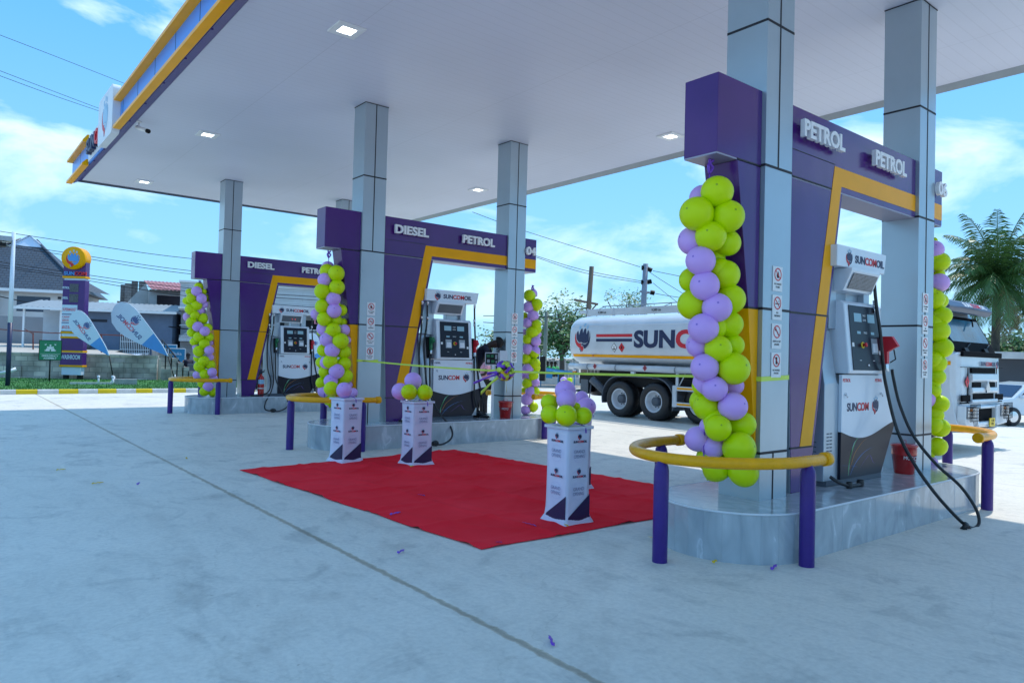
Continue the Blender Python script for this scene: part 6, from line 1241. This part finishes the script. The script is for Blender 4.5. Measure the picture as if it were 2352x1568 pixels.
# ---------------- people ----------------
def skin(name, pts, edges, rad, m_, parent, sub=2, root=0):
    me = bpy.data.meshes.new(name); me.from_pydata([tuple(p) for p in pts], edges, []); me.materials.append(M[m_]); o = bpy.data.objects.new(name, me); C.objects.link(o); o.parent = parent
    s = o.modifiers.new('skin', 'SKIN'); s.use_smooth_shade = True; s.use_x_symmetry = False; o.modifiers.new('sub', 'SUBSURF').levels = sub; o.modifiers['sub'].render_levels = sub
    for i, r in enumerate(rad): me.skin_vertices[0].data[i].radius = (r, r) if not isinstance(r, tuple) else r
    for i in range(len(pts)): me.skin_vertices[0].data[i].use_root = (i == root)
    return o
def person(base, rz, J, label, shirt, trousers, hands=True, hat=None, sleeves='short', hair=True):
    """J: joints dict in local coordinates, +X is forwards"""
    t = thing('person', label, 'person', base, rz); V = {k: Vector(v) for k, v in J.items()}
    nm = ['pelvis','chest','neck','head0','head1','hipL','kneeL','ankL','toeL','hipR','kneeR','ankR','toeR','shL','elL','wrL','shR','elR','wrR']
    hd = (V['head']-V['neck']).normalized(); V['head0'] = V['head']-hd*.04; V['head1'] = V['head']+hd*.07
    idx = {n: i for i, n in enumerate(nm)}
    E = [('pelvis','chest'),('chest','neck'),('neck','head0'),('head0','head1'),('pelvis','hipL'),('hipL','kneeL'),('kneeL','ankL'),('ankL','toeL'),('pelvis','hipR'),('hipR','kneeR'),('kneeR','ankR'),('ankR','toeR'),('chest','shL'),('shL','elL'),('elL','wrL'),('chest','shR'),('shR','elR'),('elR','wrR')]
    rad = {'pelvis':.125,'chest':.13,'neck':.052,'head0':.085,'head1':.088,'hipL':.082,'hipR':.082,'kneeL':.055,'kneeR':.055,'ankL':.037,'ankR':.037,'toeL':.035,'toeR':.035,'shL':.055,'shR':.055,'elL':.038,'elR':.038,'wrL':.026,'wrR':.026}
    skin('body', [V[n] for n in nm], [(idx[a], idx[b]) for a, b in E], [rad[n] for n in nm], 'skin', t)
    ns = ['pelvis','chest','shL','elL','shR','elR']+(['wrL','wrR'] if sleeves == 'long' else [])
    V2 = dict(V); 
    if sleeves == 'short':
        for s in 'LR': V2['el'+s] = V['sh'+s].lerp(V['el'+s], .62)
    else:
        for s in 'LR': V2['wr'+s] = V['el'+s].lerp(V['wr'+s], .88)
    ii = {n: i for i, n in enumerate(ns)}; ee = [('pelvis','chest'),('chest','shL'),('shL','elL'),('chest','shR'),('shR','elR')]+([('elL','wrL'),('elR','wrR')] if sleeves == 'long' else [])
    r2 = {'pelvis':.150,'chest':.152,'shL':.074,'shR':.074,'elL':.062,'elR':.062,'wrL':.042,'wrR':.042}
    skin('shirt', [V2[n] for n in ns], [(ii[a], ii[b]) for a, b in ee], [r2[n] for n in ns], shirt, t)
    ns = ['pelvis','hipL','kneeL','ankL','hipR','kneeR','ankR']; ii = {n: i for i, n in enumerate(ns)}; ee = [('pelvis','hipL'),('hipL','kneeL'),('kneeL','ankL'),('pelvis','hipR'),('hipR','kneeR'),('kneeR','ankR')]
    r3 = {'pelvis':.140,'hipL':.098,'hipR':.098,'kneeL':.072,'kneeR':.072,'ankL':.058,'ankR':.058}
    skin('trousers', [V[n]-(Vector((0,0,.03)) if n == 'pelvis' else Vector((0,0,0))) for n in ns], [(ii[a], ii[b]) for a, b in ee], [r3[n] for n in ns], trousers, t)
    for s in 'LR': m = MB(); a, b = V['ank'+s], V['toe'+s]; m.tube([a-(b-a)*.35+Vector((0,0,-.02)), a+Vector((0,0,-.02)), a.lerp(b,.6)+Vector((0,0,-.01)), b+(b-a).normalized()*.05], [.045,.052,.05,.035], 10); m.build('shoe', M['black'], t)
    if hair:
        hc = V['head']+hd*.045; m = MB(); fwd = Vector((1,0,0)) if abs(hd.x) < .8 else Vector((0,0,-1))
        fwd = (fwd-hd*fwd.dot(hd)).normalized(); hc -= fwd*.018; m.M = frame(hc, fwd, hd.cross(fwd)); 
        n = 18; vs = []; 
        for i in range(8):
            th = R(12+i*13)
            for j in range(n): q = 2*math.pi*j/n; k = 1.0 if i < 6 or math.cos(q) < .2 else .9; vs.append((.112*math.sin(th)*math.cos(q)*k, .098*math.sin(th)*math.sin(q)*k, .105*math.cos(th)))
        m.add(vs, [(i*n+j,(i+1)*n+j,(i+1)*n+(j+1) % n,i*n+(j+1) % n) for i in range(7) for j in range(n)], 0, True); m.add(vs[:n], [tuple(range(n))], 0); m.M = Matrix(); m.build('hair', M['hair'] if not hat else M[hat], t)
        # face: nose, ears, eyes, mouth
        f = MB(); c = V['head']+hd*.01+fwd*.085; sd = hd.cross(fwd)
        f.tube([c+hd*.02, c+fwd*.025-hd*.012, c+fwd*.01-hd*.02], [.008,.014,.008], 6)
        for s in (-1, 1): f.tube([V['head']+sd*s*.088+hd*.02, V['head']+sd*s*.097-fwd*.01, V['head']+sd*s*.088-hd*.03], .012, 6)
        f.build('nose_and_ears', M['skin'], t)
        f = MB()
        for s in (-1, 1): f.ball(c+hd*.022+sd*s*.032-fwd*.008, .010, 8, 6)
        f.tube([c-hd*.045+sd*.022-fwd*.012, c-hd*.047-fwd*.004, c-hd*.045-sd*.022-fwd*.012], .005, 5); f.build('eyes_and_mouth', M['cloth_black'], t)
    for s in 'LR':
        w_, e = V['wr'+s], V['el'+s]; d = (w_-e).normalized(); sd = d.cross(Vector((0,0,1))); 
        if sd.length < .1: sd = Vector((0,1,0))
        sd.normalize(); up = sd.cross(d); pts = [w_-d*.01, w_+d*.045, w_+d*.085]; ed = [(0,1),(1,2)]; rr = [.026,(.034,.020),(.034,.017)]
        for i in range(4):
            b = len(pts); o_ = sd*(.026-.0175*i); L_ = (.030,.034,.032,.025)[i]; a0 = w_+d*.085+o_; a1 = a0+d*L_-up*.008; a2 = a1+d*L_*.8-up*.018; pts += [a0, a1, a2]; ed += [(2, b), (b, b+1), (b+1, b+2)]; rr += [.010,.009,.008]
        b = len(pts); a0 = w_+d*.035+sd*.036; pts += [a0, a0+sd*.022+d*.028-up*.01, a0+sd*.026+d*.055-up*.018]; ed += [(1, b), (b, b+1), (b+1, b+2)]; rr += [.012,.010,.009]
        skin('hand', pts, ed, rr, 'skin', t, 1)
    return t
def std(h=1.72):
    return {k: (x*h/1.72, y*h/1.72, z*h/1.72) for k, (x, y, z) in dict(pelvis=(0,0,.95), chest=(0,0,1.28), neck=(0,0,1.48), head=(.02,0,1.60), hipL=(0,.10,.88), kneeL=(.02,.11,.48), ankL=(0,.12,.08), toeL=(.14,.13,.04),
        hipR=(0,-.10,.88), kneeR=(.02,-.11,.48), ankR=(0,-.12,.08), toeR=(.14,-.13,.04), shL=(0,.19,1.40), elL=(-.02,.25,1.12), wrL=(.10,.24,.90), shR=(0,-.19,1.40), elR=(-.02,-.25,1.12), wrR=(.10,-.24,.90)).items()}
def bend(): 
    J = std(1.60); J.update(pelvis=(-.12,0,.90), chest=(.08,0,1.22), neck=(.24,0,1.38), head=(.36,0,1.40), hipL=(-.10,.10,.84), hipR=(-.10,-.10,.84), kneeL=(-.02,.11,.45), kneeR=(-.02,-.11,.45), shL=(.16,.18,1.33), shR=(.16,-.18,1.33), elL=(.27,.20,1.12), elR=(.28,-.22,1.13), wrL=(.42,.12,1.10), wrR=(.44,-.12,1.09)); return J
cb = Vector((2.83, 7.41, HI))
# forwards direction of the bending man is along the picture, towards +RT
fr = math.atan2(RT.y, RT.x)
p = at(1092, 958, 13.72); person((p.x, p.y, HI-.01), fr-R(6), bend(), 'man in a dark shirt bending over an open control box behind the middle pump', 'cloth_dark', 'cloth_black')
J = std(1.66); J.update(elL=(.06,.26,1.12), wrL=(.24,.08,1.05)); p = at(1111, 940, 17.2); person((p.x, p.y, 0), fr+R(200), J, 'person in a pink shirt and black trousers standing behind the control box', 'cloth_pink', 'cloth_black')
def sit(): 
    J = std(1.7); J.update(pelvis=(0,0,.50), chest=(.02,0,.84), neck=(.04,0,1.04), head=(.07,0,1.17), hipL=(.03,.10,.47), hipR=(.03,-.10,.47), kneeL=(.46,.12,.50), kneeR=(.46,-.12,.50), ankL=(.46,.13,.08), ankR=(.46,-.13,.08), toeL=(.60,.14,.04), toeR=(.60,-.14,.04), shL=(.02,.19,.97), shR=(.02,-.19,.97), elL=(.06,.24,.70), elR=(.06,-.24,.70), wrL=(.30,.16,.62), wrR=(.30,-.16,.62)); return J
def chair(base, rz, label):
    t = thing('plastic_chair', label, 'chair', base, rz, group='dark plastic chairs'); m = MB(); m.box(-.22,.22,-.22,.22,.36,.40); m.build('seat', M['greydark'], t, .01); m = MB(); m.box(-.25,-.21,-.22,.22,.40,.82); m.build('backrest', M['greydark'], t, .01)
    for x in (-.2,.2):
        for y in (-.2,.2): m = MB(); m.tube([(x,y,.36),(x*1.15,y*1.15,0)], .02, 6); m.build('leg', M['greydark'], t)
for vx, d, lb, rz in ((606, 21.5, 'seated guard in dark uniform and cap between the portal and the farthest pump', fr+R(170)), (724, 21.8, 'seated person in dark clothes right of the farthest pump, mostly hidden', fr+R(20)), (431, 33.5, 'distant seated person in black by the yellow trolley, left of the farthest balloons', fr+R(150))):
    p = at(vx, 900, d); person((p.x, p.y, 0), rz, sit(), lb, 'cloth_dark', 'cloth_black', hat='cloth_black', sleeves='long'); chair((p.x, p.y, 0), rz, 'dark plastic chair under the '+lb.split(',')[0][:46])
# control box on a post beside the column
t = thing('control_box', 'white metal control box with open door on a thin post, beside the bucket column', 'control box', tuple(at(1130, 958, 13.42)*1.0)); o_ = Vector(t.location); o_.z = HI; t.location = o_; t.rotation_euler.z = facing(o_)
m = MB(); m.box(-.025,.025,-.025,.025,0,1.0); m.build('post', M['white'], t)
m = MB(); m.box(-.16,.10,-.0,.15,.98,1.22,0); m.build('case', M['offwhite'], t, .004); m = MB(); m.box(-.145,.085,-.006,0,1.0,1.205,0)
for x, z, w_, h_, k in ((-.13,1.13,.06,.05,1),(-.05,1.13,.05,.05,1),(.03,1.10,.04,.08,2),(-.12,1.03,.05,.06,2),(-.04,1.03,.06,.05,1),(.04,1.02,.03,.05,2)): m.box(x,x+w_,-.02,-.006,z,z+h_,k)
m.build('electronics', [M['black'], M['green_handle'], M['grey']], t)
m = MB(); m.box(.11,.26,-.06,-.045,.96,1.26,0); m.build('door', M['offwhite'], t, .003); m = MB(); m.lathe([(.018,-.062),(.03,-.062)], 16, c=(.155,0,1.04), ax='y'); m.box(.235,.245,-.063,-.06,1.02,1.05); m.build('vent_holes', M['black'], t)
# people in green vests with motorbikes, far behind
for i, (vx, d, lb) in enumerate(((1259, 44, 'leftmost far person in a green safety vest by the motorbikes'), (1267, 43, 'middle far person in a green safety vest by the motorbikes'), (1274, 44, 'far person in a green safety vest nearest the blue tent'))):
    p = at(vx, 872, d); person((p.x, p.y, 0), fr+R(200+40*i), sit(), lb, 'cloth_green', 'cloth_black')
    t = thing('motorbike', 'dark motorbike in the distance under the ' + ['leftmost','middle','third'][i] + ' green vest', 'motorbike', (p.x, p.y, 0), fr+R(200+40*i), group='distant motorbikes')
    for x in (-.6, .6):
        m = MB(); m.tube([(x+.28*math.cos(q*math.pi/10), 0, .30+.28*math.sin(q*math.pi/10)) for q in range(20)], .04, 6, closed=True); m.build('wheel', M['rubber'], t)
    m = MB(); m.tube(smooth_path([(-.5,0,.42),(-.1,0,.42),(.25,0,.46),(.45,0,.75)], 3), .07, 8); m.tube([(.6,0,.3),(.42,0,.9)], .03, 6); m.tube([(.42,-.3,.9),(.42,.3,.9)], .02, 6); m.build('frame', M['greydark'], t)
# yellow trolley far left
p = at(412, 868, 34); m = MB(); m.box(-.2,.2,-.2,.2,.35,.42); m.box(-.22,.22,-.22,.22,.75,.80)
for x in (-.2,.2):
    for y in (-.2,.2): m.tube([(x,y,0),(x,y,.95)], .02, 6)
o = m.build('trolley', M['yellow'], loc=(p.x, p.y, 0)); tag(o, 'small yellow trolley beside the stair railing', 'trolley')
